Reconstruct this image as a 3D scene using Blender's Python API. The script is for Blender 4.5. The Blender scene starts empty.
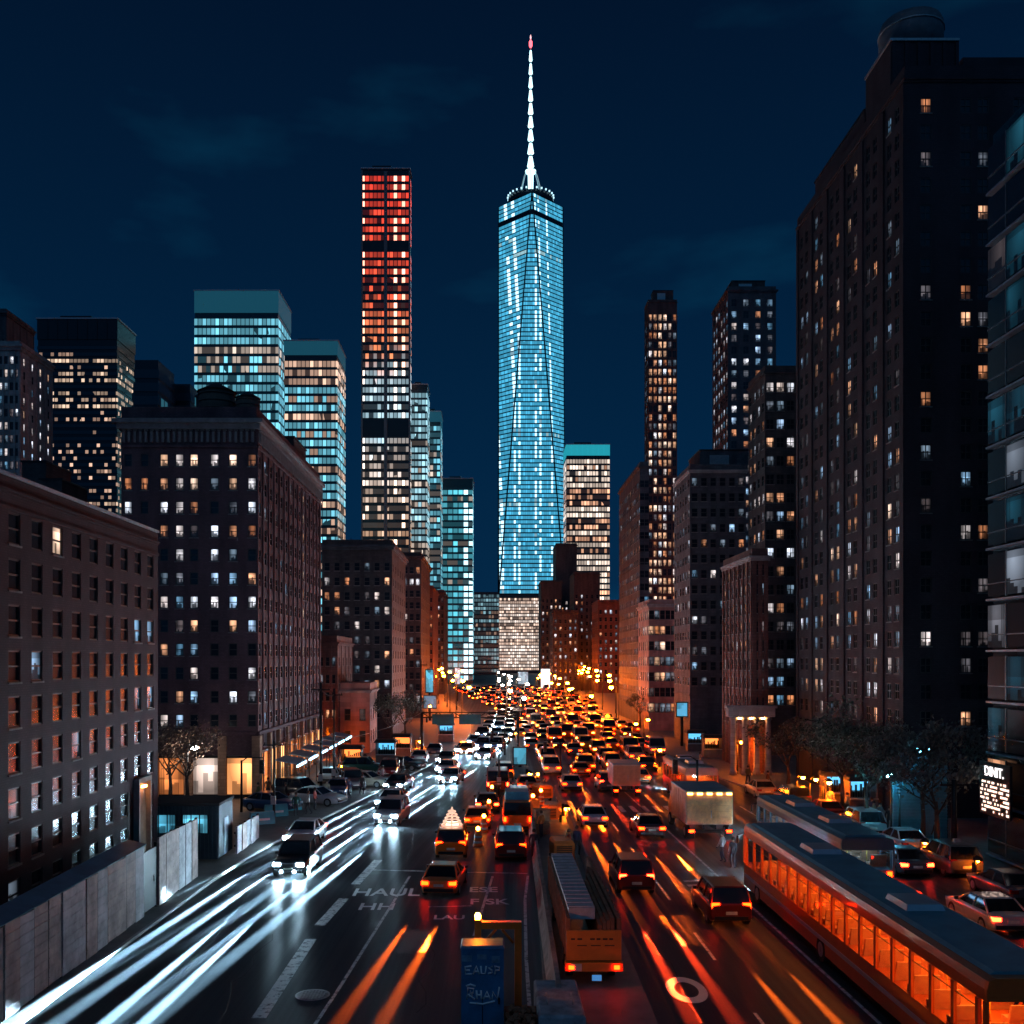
import bpy, math, random
from mathutils import Vector, Matrix
R = math.radians
PI = math.pi
S = bpy.context.scene
COL = S.collection
rng = random.Random(7)

# ------------------------------------------------------------------ camera
cam_d = bpy.data.cameras.new('camera')
cam = bpy.data.objects.new('camera', cam_d)
COL.objects.link(cam)
cam.location = (0, 0, 12)
cam.rotation_euler = (R(90), 0, 0)
cam_d.sensor_width = 36
cam_d.lens = 36 * 1000 / 1024          # 1000 px focal length
cam_d.shift_x = (512 - 490) / 1024
cam_d.shift_y = (660 - 512) / 1024
cam_d.clip_start = 0.5
cam_d.clip_end = 6000
S.camera = cam

# ------------------------------------------------------------------ night sky
W = bpy.data.worlds.new('World')
S.world = W
W.use_nodes = True
nt = W.node_tree
nt.nodes.clear()
wo = nt.nodes.new('ShaderNodeOutputWorld')
bg = nt.nodes.new('ShaderNodeBackground')
tc = nt.nodes.new('ShaderNodeTexCoord')
sp = nt.nodes.new('ShaderNodeSeparateXYZ')
rp = nt.nodes.new('ShaderNodeValToRGB')
nt.links.new(tc.outputs['Generated'], sp.inputs[0])
nt.links.new(sp.outputs['Z'], rp.inputs[0])
cr = rp.color_ramp
cr.elements[0].position = 0.0; cr.elements[0].color = (0.0016, 0.0230, 0.0660, 1)
cr.elements[1].position = 1.0; cr.elements[1].color = (0.0010, 0.0045, 0.0150, 1)
e = cr.elements.new(0.20); e.color = (0.0008, 0.0175, 0.0530, 1)
e = cr.elements.new(0.38); e.color = (0.0007, 0.0118, 0.0375, 1)
e = cr.elements.new(0.56); e.color = (0.0007, 0.0070, 0.0240, 1)
mp = nt.nodes.new('ShaderNodeMapping'); mp.inputs['Scale'].default_value = (1.0, 1.0, 2.6)
mp.inputs['Location'].default_value = (0.35, 0.1, 0.12)
nz = nt.nodes.new('ShaderNodeTexNoise'); nz.inputs['Scale'].default_value = 3.2; nz.inputs['Detail'].default_value = 5
nz.inputs['Roughness'].default_value = 0.5
nt.links.new(tc.outputs['Generated'], mp.inputs[0]); nt.links.new(mp.outputs[0], nz.inputs['Vector'])
cl = nt.nodes.new('ShaderNodeValToRGB')
cl.color_ramp.elements[0].position = 0.58; cl.color_ramp.elements[0].color = (0, 0, 0, 1)
cl.color_ramp.elements[1].position = 0.80; cl.color_ramp.elements[1].color = (0.001, 0.024, 0.044, 1)
nt.links.new(nz.outputs[0], cl.inputs[0])
# a thin cloud bank beside the tower
vs = nt.nodes.new('ShaderNodeVectorMath'); vs.operation = 'MULTIPLY_ADD'; vs.inputs[1].default_value = (1.0, 1.0, 3.6); vs.inputs[2].default_value = (-.095, -.93, -.345 * 3.6)
nt.links.new(tc.outputs['Generated'], vs.inputs[0])
vl = nt.nodes.new('ShaderNodeVectorMath'); vl.operation = 'LENGTH'; nt.links.new(vs.outputs[0], vl.inputs[0])
mr = nt.nodes.new('ShaderNodeMapRange'); mr.interpolation_type = 'SMOOTHSTEP'
mr.inputs[1].default_value = .27; mr.inputs[2].default_value = .02; mr.inputs[3].default_value = 0; mr.inputs[4].default_value = .17
nt.links.new(vl.outputs['Value'], mr.inputs[0])
na = nt.nodes.new('ShaderNodeMath'); na.operation = 'ADD'; nt.links.new(nz.outputs[0], na.inputs[0]); nt.links.new(mr.outputs[0], na.inputs[1])
nt.links.new(na.outputs[0], cl.inputs[0])
ad = nt.nodes.new('ShaderNodeMixRGB'); ad.blend_type = 'ADD'; ad.inputs[0].default_value = 1
nt.links.new(rp.outputs[0], ad.inputs[1]); nt.links.new(cl.outputs[0], ad.inputs[2])
# blue fill glow added to the sky behind the viewer for front faces
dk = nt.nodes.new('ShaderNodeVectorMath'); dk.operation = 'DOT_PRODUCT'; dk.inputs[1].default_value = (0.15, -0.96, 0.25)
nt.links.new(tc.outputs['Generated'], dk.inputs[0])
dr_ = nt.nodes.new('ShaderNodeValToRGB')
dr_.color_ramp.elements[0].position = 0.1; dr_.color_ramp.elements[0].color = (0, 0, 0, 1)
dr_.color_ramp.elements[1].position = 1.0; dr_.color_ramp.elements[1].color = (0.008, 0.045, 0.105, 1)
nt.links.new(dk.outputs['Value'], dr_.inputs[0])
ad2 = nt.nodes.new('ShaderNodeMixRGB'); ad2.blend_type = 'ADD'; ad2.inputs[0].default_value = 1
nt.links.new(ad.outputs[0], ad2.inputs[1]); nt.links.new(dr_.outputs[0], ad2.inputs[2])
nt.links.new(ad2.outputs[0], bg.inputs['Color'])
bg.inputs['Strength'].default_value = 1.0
nt.links.new(bg.outputs[0], wo.inputs['Surface'])
# weak blue sun lamp added as fill for faces towards the viewer
blue_fill_d = bpy.data.lights.new('moon', 'SUN'); blue_fill_d.energy = 0.085; blue_fill_d.angle = R(8); blue_fill_d.color = (0.45, 0.7, 1.0)
moon = bpy.data.objects.new('moon', blue_fill_d); COL.objects.link(moon); moon.rotation_euler = (R(42), R(8), R(-30))

S.view_settings.view_transform = 'Standard'
S.view_settings.look = 'None'
S.view_settings.exposure = 0.0
S.view_settings.gamma = 1.0
S.render.engine = 'CYCLES'
cy = S.cycles
cy.use_denoising = True
cy.max_bounces = 5; cy.diffuse_bounces = 2; cy.glossy_bounces = 3; cy.transmission_bounces = 2
cy.use_light_tree = True
cy.sample_clamp_indirect = 4.0
cy.caustics_reflective = False; cy.caustics_refractive = False

# ------------------------------------------------------------------ materials
MAT = {}

def _new(name):
    m = bpy.data.materials.new(name)
    m.use_nodes = True
    t = m.node_tree
    return m, t, t.nodes['Principled BSDF']

def N(t, typ, **kw):
    n = t.nodes.new(typ)
    for k, v in kw.items():
        setattr(n, k, v)
    return n

def math_n(t, op, a, b=None, c=None):
    n = t.nodes.new('ShaderNodeMath'); n.operation = op
    for i, v in enumerate((a, b, c)):
        if v is None: continue
        if hasattr(v, 'default_value') or hasattr(v, 'links'):
            t.links.new(v, n.inputs[i])
        else:
            n.inputs[i].default_value = v
    return n.outputs[0]

def mix_c(t, f, a, b, blend='MIX'):
    n = t.nodes.new('ShaderNodeMixRGB'); n.blend_type = blend
    for i, v in enumerate((f, a, b)):
        if hasattr(v, 'links'):
            t.links.new(v, n.inputs[i])
        elif isinstance(v, (int, float)):
            n.inputs[i].default_value = v
        else:
            n.inputs[i].default_value = (*v, 1)
    return n.outputs[0]

def plain(name, col, rough=0.6, metal=0.0, var=0.25, scale=2.0, bump=0.0, spec=0.5, coat=0.0):
    """painted / stone / metal surface with blotchy wear"""
    if name in MAT: return MAT[name]
    m, t, p = _new(name)
    tc = N(t, 'ShaderNodeTexCoord')
    nz = N(t, 'ShaderNodeTexNoise'); nz.inputs['Scale'].default_value = scale; nz.inputs['Detail'].default_value = 6
    nz.inputs['Roughness'].default_value = 0.65
    t.links.new(tc.outputs['Object'], nz.inputs['Vector'])
    d = tuple(c * (1 - var) for c in col); b = tuple(min(1, c * (1 + var)) for c in col)
    rp = N(t, 'ShaderNodeValToRGB')
    rp.color_ramp.elements[0].position = 0.3; rp.color_ramp.elements[0].color = (*d, 1)
    rp.color_ramp.elements[1].position = 0.7; rp.color_ramp.elements[1].color = (*b, 1)
    t.links.new(nz.outputs[0], rp.inputs[0])
    t.links.new(rp.outputs[0], p.inputs['Base Color'])
    p.inputs['Roughness'].default_value = rough
    p.inputs['Metallic'].default_value = metal
    p.inputs['Specular IOR Level'].default_value = spec
    p.inputs['Coat Weight'].default_value = coat
    if bump:
        bp = N(t, 'ShaderNodeBump'); bp.inputs['Strength'].default_value = bump; bp.inputs['Distance'].default_value = 0.02
        t.links.new(nz.outputs[0], bp.inputs['Height']); t.links.new(bp.outputs[0], p.inputs['Normal'])
    MAT[name] = m
    return m

def masonry(name, col, course=0.30, mortar=0.75):
    """brick or stone wall with courses, stains and streaks"""
    if name in MAT: return MAT[name]
    m, t, p = _new(name)
    g = N(t, 'ShaderNodeNewGeometry')
    s = N(t, 'ShaderNodeSeparateXYZ'); t.links.new(g.outputs['Position'], s.inputs[0])
    u = math_n(t, 'ADD', s.outputs['X'], s.outputs['Y'])
    cb = N(t, 'ShaderNodeCombineXYZ'); t.links.new(u, cb.inputs[0]); t.links.new(s.outputs['Z'], cb.inputs[1])
    br = N(t, 'ShaderNodeTexBrick'); br.inputs['Scale'].default_value = 1.0
    br.inputs['Brick Width'].default_value = course * 2.2; br.inputs['Row Height'].default_value = course
    br.inputs['Mortar Size'].default_value = 0.02
    a = tuple(c * 1.15 for c in col); b = tuple(c * 0.85 for c in col)
    br.inputs['Color1'].default_value = (*a, 1); br.inputs['Color2'].default_value = (*b, 1)
    br.inputs['Mortar'].default_value = (*(c * mortar for c in col), 1)
    t.links.new(cb.outputs[0], br.inputs['Vector'])
    mp = N(t, 'ShaderNodeMapping'); mp.inputs['Scale'].default_value = (0.5, 0.5, 0.12)
    t.links.new(g.outputs['Position'], mp.inputs[0])
    nz = N(t, 'ShaderNodeTexNoise'); nz.inputs['Scale'].default_value = 1.4; nz.inputs['Detail'].default_value = 7
    t.links.new(mp.outputs[0], nz.inputs['Vector'])
    rp = N(t, 'ShaderNodeValToRGB')
    rp.color_ramp.elements[0].position = 0.30; rp.color_ramp.elements[0].color = (0.55, 0.55, 0.58, 1)
    rp.color_ramp.elements[1].position = 0.72; rp.color_ramp.elements[1].color = (1.2, 1.17, 1.15, 1)
    t.links.new(nz.outputs[0], rp.inputs[0])
    c = mix_c(t, 1.0, br.outputs['Color'], rp.outputs[0], 'MULTIPLY')
    t.links.new(c, p.inputs['Base Color'])
    p.inputs['Roughness'].default_value = 0.8
    p.inputs['Specular IOR Level'].default_value = 0.3
    MAT[name] = m
    return m

def emit(name, col, strength, sample=True):
    if name in MAT: return MAT[name]
    m, t, p = _new(name)
    p.inputs['Base Color'].default_value = (*(c * 0.5 for c in col), 1)
    p.inputs['Emission Color'].default_value = (*col, 1)
    p.inputs['Emission Strength'].default_value = strength
    if not sample: m.cycles.emission_sampling = 'NONE'
    MAT[name] = m
    return m

def lit_window(name, col, strength, alt=None, dark=0.25):
    """window of a lit room: curtains, blinds and furniture break the light up, different in every room"""
    if name in MAT: return MAT[name]
    m, t, p = _new(name)
    uv = N(t, 'ShaderNodeUVMap'); uv.uv_map = 'UVMap'
    s = N(t, 'ShaderNodeSeparateXYZ'); t.links.new(uv.outputs[0], s.inputs[0])
    oi = N(t, 'ShaderNodeObjectInfo'); ge = N(t, 'ShaderNodeNewGeometry')
    rnd = math_n(t, 'FRACT', math_n(t, 'ADD', oi.outputs['Random'], ge.outputs['Random Per Island']))
    wn = N(t, 'ShaderNodeTexWhiteNoise'); wn.noise_dimensions = '1D'
    t.links.new(math_n(t, 'MULTIPLY', rnd, 917.3), wn.inputs['W'])
    r2 = wn.outputs['Value']
    # blind hung down to a random height
    drop = math_n(t, 'GREATER_THAN', s.outputs['Y'], math_n(t, 'ADD', math_n(t, 'MULTIPLY', r2, 0.9), 0.25))
    # curtains at the sides, furniture against the sill, a lamp somewhere under the ceiling
    X, Y = s.outputs['X'], s.outputs['Y']
    r3 = math_n(t, 'FRACT', math_n(t, 'MULTIPLY', r2, 7.31)); r4 = math_n(t, 'FRACT', math_n(t, 'MULTIPLY', r2, 23.7))
    side = math_n(t, 'ABSOLUTE', math_n(t, 'SUBTRACT', X, 0.5))
    cur = math_n(t, 'GREATER_THAN', side, math_n(t, 'ADD', 0.16, math_n(t, 'MULTIPLY', r3, 0.4)))
    fold = math_n(t, 'ADD', 0.6, math_n(t, 'MULTIPLY', math_n(t, 'SINE', math_n(t, 'MULTIPLY', X, 70.0)), 0.18))
    cb = N(t, 'ShaderNodeCombineXYZ'); t.links.new(math_n(t, 'FLOOR', math_n(t, 'MULTIPLY', X, 5.0)), cb.inputs[0]); t.links.new(math_n(t, 'MULTIPLY', rnd, 611.0), cb.inputs[1])
    fw = N(t, 'ShaderNodeTexWhiteNoise'); fw.noise_dimensions = '2D'; t.links.new(cb.outputs[0], fw.inputs['Vector'])
    fur = math_n(t, 'LESS_THAN', Y, math_n(t, 'SUBTRACT', math_n(t, 'MULTIPLY', fw.outputs['Value'], 0.75), 0.12))
    dx = math_n(t, 'SUBTRACT', X, r4); dy = math_n(t, 'SUBTRACT', Y, 0.8)
    dist = math_n(t, 'SQRT', math_n(t, 'ADD', math_n(t, 'MULTIPLY', dx, dx), math_n(t, 'MULTIPLY', dy, dy)))
    lampf = math_n(t, 'MAXIMUM', 0.35, math_n(t, 'SUBTRACT', 1.5, math_n(t, 'MULTIPLY', dist, 1.6)))
    pick = lambda m_, v: math_n(t, 'SUBTRACT', 1.0, math_n(t, 'MULTIPLY', m_, math_n(t, 'SUBTRACT', 1.0, v)))
    f = math_n(t, 'MULTIPLY', lampf, pick(cur, fold))
    f = math_n(t, 'MULTIPLY', f, pick(fur, dark))
    f = math_n(t, 'MULTIPLY', f, pick(drop, 0.5))
    f = math_n(t, 'MULTIPLY', f, math_n(t, 'ADD', math_n(t, 'MULTIPLY', rnd, 0.9), 0.45))
    c = mix_c(t, r2, col, alt or col)
    t.links.new(c, p.inputs['Emission Color'])
    t.links.new(math_n(t, 'MULTIPLY', f, strength), p.inputs['Emission Strength'])
    p.inputs['Base Color'].default_value = (0.02, 0.03, 0.04, 1)
    p.inputs['Roughness'].default_value = 0.12
    m.cycles.emission_sampling = 'NONE'
    MAT[name] = m
    return m

def band_mat(name, bay, lit, warm, cool, warm_share, strength, glass=(0.01, 0.03, 0.05), base=0.06, zramp=None, column=0.0, cluster=0.02, floor_off=0.0, ymul=1.0, hot_col=(.75, .95, 1.0)):
    """one storey of curtain-wall glazing: bays lit or dark at random, some whole storeys warm, some cool"""
    if name in MAT: return MAT[name]
    m, t, p = _new(name)
    ge = N(t, 'ShaderNodeNewGeometry'); oi = N(t, 'ShaderNodeObjectInfo')
    s = N(t, 'ShaderNodeSeparateXYZ'); t.links.new(ge.outputs['Position'], s.inputs[0])
    u = math_n(t, 'ADD', s.outputs['X'], math_n(t, 'MULTIPLY', s.outputs['Y'], ymul))
    ub = math_n(t, 'DIVIDE', u, bay)
    uc = math_n(t, 'FLOOR', ub); uf = math_n(t, 'FRACT', ub)
    cb = N(t, 'ShaderNodeCombineXYZ'); t.links.new(uc, cb.inputs[0]); t.links.new(math_n(t, 'MULTIPLY', oi.outputs['Random'], 531.7), cb.inputs[1])
    wn = N(t, 'ShaderNodeTexWhiteNoise'); wn.noise_dimensions = '2D'; t.links.new(cb.outputs[0], wn.inputs['Vector'])
    cell = wn.outputs['Value']
    # clusters of occupied storeys
    nz = N(t, 'ShaderNodeTexNoise'); nz.inputs['Scale'].default_value = cluster; nz.inputs['Detail'].default_value = 2
    t.links.new(ge.outputs['Position'], nz.inputs['Vector'])
    cl = math_n(t, 'MULTIPLY', math_n(t, 'SUBTRACT', nz.outputs[0], 0.5), 1.4)
    fr = N(t, 'ShaderNodeTexWhiteNoise'); fr.noise_dimensions = '1D'
    t.links.new(math_n(t, 'MULTIPLY', oi.outputs['Random'], 77.7), fr.inputs['W'])
    flo = math_n(t, 'MULTIPLY', math_n(t, 'SUBTRACT', fr.outputs['Value'], 0.5 + floor_off), 0.9)
    th = math_n(t, 'ADD', math_n(t, 'ADD', lit, cl), flo)
    on = math_n(t, 'LESS_THAN', cell, th)
    c1 = N(t, 'ShaderNodeTexWhiteNoise'); c1.noise_dimensions = '2D'
    cb2 = N(t, 'ShaderNodeCombineXYZ'); t.links.new(math_n(t, 'ADD', uc, 91.0), cb2.inputs[0]); t.links.new(math_n(t, 'MULTIPLY', oi.outputs['Random'], 97.1), cb2.inputs[1])
    t.links.new(cb2.outputs[0], c1.inputs['Vector'])
    bright = math_n(t, 'ADD', math_n(t, 'POWER', c1.outputs['Value'], 2.5), 0.25)
    hotc = None
    if column:
        cn = N(t, 'ShaderNodeTexWhiteNoise'); cn.noise_dimensions = '1D'; t.links.new(math_n(t, 'ADD', uc, 3.0), cn.inputs['W'])
        hot = math_n(t, 'GREATER_THAN', cn.outputs['Value'], 0.72)
        hotc = math_n(t, 'MULTIPLY', hot, math_n(t, 'GREATER_THAN', c1.outputs['Value'], 0.3))
        bright = math_n(t, 'ADD', bright, math_n(t, 'MULTIPLY', hotc, column))
    mull = math_n(t, 'GREATER_THAN', uf, 0.2)
    f = math_n(t, 'MULTIPLY', math_n(t, 'MULTIPLY', on, bright), mull)
    f = math_n(t, 'ADD', math_n(t, 'MULTIPLY', f, strength), base)
    wsel = math_n(t, 'LESS_THAN', math_n(t, 'ADD', math_n(t, 'MULTIPLY', c1.outputs['Value'], 0.25), math_n(t, 'MULTIPLY', fr.outputs['Value'], 0.75)), warm_share)
    col = mix_c(t, wsel, cool, warm)
    if zramp:
        z = math_n(t, 'DIVIDE', s.outputs['Z'], zramp[0])
        rp = N(t, 'ShaderNodeValToRGB'); rp.color_ramp.interpolation = 'LINEAR'
        for i, (pos, cc) in enumerate(zramp[1]):
            el = rp.color_ramp.elements[i] if i < 2 else rp.color_ramp.elements.new(pos)
            el.position = pos; el.color = (*cc, 1)
        zz = math_n(t, 'ADD', z, math_n(t, 'MULTIPLY', math_n(t, 'SUBTRACT', c1.outputs['Value'], 0.5), 0.06))
        t.links.new(zz, rp.inputs[0]); col = rp.outputs[0]
    if hotc is not None: col = mix_c(t, math_n(t, 'MULTIPLY', hotc, .5), col, hot_col)
    t.links.new(col, p.inputs['Emission Color']); t.links.new(f, p.inputs['Emission Strength'])
    p.inputs['Base Color'].default_value = (*glass, 1)
    p.inputs['Roughness'].default_value = 0.15
    m.cycles.emission_sampling = 'NONE'
    MAT[name] = m
    return m

def road_mat():
    m, t, p = _new('wet_asphalt')
    uv = N(t, 'ShaderNodeUVMap'); uv.uv_map = 'UVMap'
    g = N(t, 'ShaderNodeNewGeometry')
    # worn, polished wheel tracks that run along the lanes
    mp = N(t, 'ShaderNodeMapping'); mp.inputs['Scale'].default_value = (2.2, 0.012, 1)
    t.links.new(uv.outputs[0], mp.inputs[0])
    st = N(t, 'ShaderNodeTexNoise'); st.inputs['Scale'].default_value = 1.0; st.inputs['Detail'].default_value = 3; st.inputs['Roughness'].default_value = 0.7
    t.links.new(mp.outputs[0], st.inputs['Vector'])
    blot = N(t, 'ShaderNodeTexNoise'); blot.inputs['Scale'].default_value = 0.22; blot.inputs['Detail'].default_value = 6
    t.links.new(g.outputs['Position'], blot.inputs['Vector'])
    fine = N(t, 'ShaderNodeTexNoise'); fine.inputs['Scale'].default_value = 9; fine.inputs['Detail'].default_value = 4
    t.links.new(g.outputs['Position'], fine.inputs['Vector'])
    rp = N(t, 'ShaderNodeValToRGB')
    rp.color_ramp.elements[0].position = 0.3; rp.color_ramp.elements[0].color = (0.022, 0.023, 0.025, 1)
    rp.color_ramp.elements[1].position = 0.7; rp.color_ramp.elements[1].color = (0.055, 0.056, 0.06, 1)
    mx = math_n(t, 'ADD', math_n(t, 'MULTIPLY', blot.outputs[0], 0.5), math_n(t, 'MULTIPLY', fine.outputs[0], 0.5))
    t.links.new(mx, rp.inputs[0]); t.links.new(rp.outputs[0], p.inputs['Base Color'])
    r = N(t, 'ShaderNodeMapRange'); r.inputs[1].default_value = 0.32; r.inputs[2].default_value = 0.66; r.inputs[3].default_value = 0.36; r.inputs[4].default_value = 0.60
    t.links.new(math_n(t, 'ADD', math_n(t, 'MULTIPLY', st.outputs[0], 0.7), math_n(t, 'MULTIPLY', blot.outputs[0], 0.3)), r.inputs[0])
    t.links.new(r.outputs[0], p.inputs['Roughness'])
    p.inputs['Specular IOR Level'].default_value = 0.6
    p.inputs['Anisotropic'].default_value = 0.92
    tg = N(t, 'ShaderNodeTangent'); tg.direction_type = 'UV_MAP'; tg.uv_map = 'UVMap'
    t.links.new(tg.outputs[0], p.inputs['Tangent'])
    p.inputs['Anisotropic Rotation'].default_value = ROAD_ROT
    bp = N(t, 'ShaderNodeBump'); bp.inputs['Strength'].default_value = 0.12; bp.inputs['Distance'].default_value = 0.01
    t.links.new(fine.outputs[0], bp.inputs['Height']); t.links.new(bp.outputs[0], p.inputs['Normal'])
    return m
ROAD_ROT = 0.25

def paint_mat(name, col, worn=0.45):
    if name in MAT: return MAT[name]
    m, t, p = _new(name)
    g = N(t, 'ShaderNodeNewGeometry')
    nz = N(t, 'ShaderNodeTexNoise'); nz.inputs['Scale'].default_value = 3.0; nz.inputs['Detail'].default_value = 8; nz.inputs['Roughness'].default_value = 0.75
    t.links.new(g.outputs['Position'], nz.inputs['Vector'])
    rp = N(t, 'ShaderNodeValToRGB')
    rp.color_ramp.elements[0].position = worn - 0.05; rp.color_ramp.elements[0].color = (0.06, 0.06, 0.062, 1)
    rp.color_ramp.elements[1].position = worn + 0.06; rp.color_ramp.elements[1].color = (*col, 1)
    t.links.new(nz.outputs[0], rp.inputs[0]); t.links.new(rp.outputs[0], p.inputs['Base Color'])
    p.inputs['Roughness'].default_value = 0.55
    MAT[name] = m
    return m

def glass_dark(name='dark_glass', col=(0.012, 0.02, 0.03), rough=0.08):
    if name in MAT: return MAT[name]
    m, t, p = _new(name)
    p.inputs['Base Color'].default_value = (*col, 1)
    p.inputs['Roughness'].default_value = rough
    p.inputs['Specular IOR Level'].default_value = 0.4
    MAT[name] = m
    return m

def leaf_mat(name, col):
    if name in MAT: return MAT[name]
    m, t, p = _new(name)
    ge = N(t, 'ShaderNodeNewGeometry')
    c = mix_c(t, ge.outputs['Random Per Island'], tuple(x * 0.6 for x in col), tuple(x * 1.5 for x in col))
    t.links.new(c, p.inputs['Base Color']); p.inputs['Roughness'].default_value = 0.6
    MAT[name] = m
    return m

# ------------------------------------------------------------------ mesh builder
class MB:
    def __init__(s):
        s.v = []; s.f = []; s.m = []; s.sm = []; s.uv = {}
    def vert(s, p):
        s.v.append(tuple(p)); return len(s.v) - 1
    def face(s, idx, m=0, smooth=False, uv=None):
        s.f.append(tuple(idx)); s.m.append(m); s.sm.append(smooth)
        if uv: s.uv[len(s.f) - 1] = uv
    def quad(s, a, b, c, d, m=0, uv=None):
        i = [s.vert(p) for p in (a, b, c, d)]
        s.face(i, m, False, uv)
    def box(s, c, d, m=0, rot=None, top=None):
        x, y, z = (q / 2 for q in d)
        tx, ty = (top if top else (1, 1))
        P = [(-x, -y, -z), (x, -y, -z), (x, y, -z), (-x, y, -z), (-x * tx, -y * ty, z), (x * tx, -y * ty, z), (x * tx, y * ty, z), (-x * tx, y * ty, z)]
        if rot is not None: P = [rot @ Vector(p) for p in P]
        i = [s.vert((p[0] + c[0], p[1] + c[1], p[2] + c[2])) for p in P]
        for f in ((3, 2, 1, 0), (4, 5, 6, 7), (0, 1, 5, 4), (1, 2, 6, 5), (2, 3, 7, 6), (3, 0, 4, 7)):
            s.face([i[k] for k in f], m)
    def span(s, x0, x1, y0, y1, z0, z1, m=0):
        s.box(((x0 + x1) / 2, (y0 + y1) / 2, (z0 + z1) / 2), (x1 - x0, y1 - y0, z1 - z0), m)
    def rings(s, rings, m=0, smooth=True, caps=(True, True)):
        ids = [[s.vert(p) for p in r] for r in rings]
        n = len(ids[0])
        for a, b in zip(ids, ids[1:]):
            for k in range(n):
                s.face((a[k], a[(k + 1) % n], b[(k + 1) % n], b[k]), m, smooth)
        if caps[0]: s.face(tuple(reversed(ids[0])), m)
        if caps[1]: s.face(tuple(ids[-1]), m)
    def cyl(s, c, r, h, n=12, axis='z', m=0, r2=None, smooth=True):
        r2 = r if r2 is None else r2
        out = []
        for k, (rr, t) in enumerate(((r, -h / 2), (r2, h / 2))):
            ring = []
            for j in range(n):
                a = 2 * PI * j / n
                u, v = rr * math.cos(a), rr * math.sin(a)
                p = (u, v, t) if axis == 'z' else ((t, u, v) if axis == 'x' else (v, t, u))
                ring.append((c[0] + p[0], c[1] + p[1], c[2] + p[2]))
            out.append(ring)
        s.rings(out, m, smooth)
    def lathe(s, c, prof, n=16, m=0):
        s.rings([[(c[0] + r * math.cos(2 * PI * j / n), c[1] + r * math.sin(2 * PI * j / n), c[2] + z) for j in range(n)] for r, z in prof], m)
    def tube(s, pts, r, n=6, m=0):
        pts = [Vector(p) for p in pts]
        rr = r if isinstance(r, (list, tuple)) else [r] * len(pts)
        out = []
        for i, p in enumerate(pts):
            d = (pts[min(i + 1, len(pts) - 1)] - pts[max(i - 1, 0)])
            if d.length < 1e-6: d = Vector((0, 0, 1))
            d.normalize()
            a = d.orthogonal().normalized() if abs(d.z) > 0.95 else d.cross(Vector((0, 0, 1))).normalized()
            b = d.cross(a)
            out.append([p + rr[i] * (math.cos(2 * PI * j / n) * a + math.sin(2 * PI * j / n) * b) for j in range(n)])
        s.rings(out, m)
    def prism(s, poly, z0, z1, m=0):
        n = len(poly)
        a = [s.vert((x, y, z0)) for x, y in poly]; b = [s.vert((x, y, z1)) for x, y in poly]
        for k in range(n):
            s.face((a[k], a[(k + 1) % n], b[(k + 1) % n], b[k]), m)
        s.face(tuple(reversed(a)), m); s.face(tuple(b), m)
    def mesh(s, name, mats):
        me = bpy.data.meshes.new(name)
        me.from_pydata(s.v, [], s.f)
        mats = mats if isinstance(mats, (list, tuple)) else [mats]
        for mm in mats: me.materials.append(mm)
        me.polygons.foreach_set('material_index', s.m)
        me.polygons.foreach_set('use_smooth', s.sm)
        if s.uv:
            L = me.uv_layers.new(name='UVMap')
            for fi, uvs in s.uv.items():
                for li, q in zip(me.polygons[fi].loop_indices, uvs): L.data[li].uv = q
        me.update()
        return me
    def build(s, name, mats, parent=None, loc=None):
        return link(name, s.mesh(name, mats), parent, loc)

def link(name, data, parent=None, loc=None, rz=0):
    o = bpy.data.objects.new(name, data)
    COL.objects.link(o)
    if parent: o.parent = parent
    if loc: o.location = loc
    if rz: o.rotation_euler = (0, 0, rz)
    return o

def tag(o, label=None, cat=None, group=None, kind=None):
    if label: o['label'] = label
    if cat: o['category'] = cat
    if group: o['group'] = group
    if kind: o['kind'] = kind
    return o

def thing(name, label, cat, loc=(0, 0, 0), rz=0, group=None):
    o = link(name, None, None, loc, rz)
    o.empty_display_size = 0.5
    return tag(o, label, cat, group)

KIDS = {}
def kids(o):
    return [c for c in o.children]

def copy_tree(o, parent=None):
    c = o.copy(); COL.objects.link(c)
    if parent: c.parent = parent
    for ch in kids(o): copy_tree(ch, c)
    return c

def px(x, y, Y):
    """point at depth Y seen at pixel x, y"""
    return ((x - 490) * Y / 1000, Y, 12 + (660 - y) * Y / 1000)

def interp(tab, y):
    if y <= tab[0][0]: return tab[0][1]
    for (a, va), (b, vb) in zip(tab, tab[1:]):
        if y <= b: return va + (vb - va) * (y - a) / (b - a)
    return tab[-1][1]

# palette
M_dark = plain('dark_metal', (0.02, 0.022, 0.025), 0.45, 0.6)
M_frame = plain('window_frame_paint', (0.035, 0.03, 0.03), 0.5)
M_roof = plain('roof_tar', (0.03, 0.032, 0.036), 0.85, scale=0.6)
M_glass = glass_dark(rough=0.18)
M_conc = plain('concrete', (0.27, 0.265, 0.26), 0.85, scale=1.5, bump=0.3)
M_steel = plain('galvanised_steel', (0.42, 0.43, 0.44), 0.45, 0.7, scale=6)
WARM = lit_window('warm_room', (1.0, 0.34, 0.13), 1.1, (1.0, 0.52, 0.30), .12)
WARMB = lit_window('bright_warm_room', (1.0, 0.52, 0.28), 1.7, (1.0, 0.74, 0.58), 0.22)
WHITE = lit_window('white_room', (1.0, 0.80, 0.72), 1.6, (0.70, 0.82, 1.0), 0.15)
BLUE = lit_window('blue_room', (0.20, 0.50, 0.80), 1.1, (0.45, 0.65, 0.95), 0.1)
DIM = lit_window('dim_room', (0.45, 0.34, 0.34), 0.5, (0.25, 0.40, 0.55), 0.1)
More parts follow.
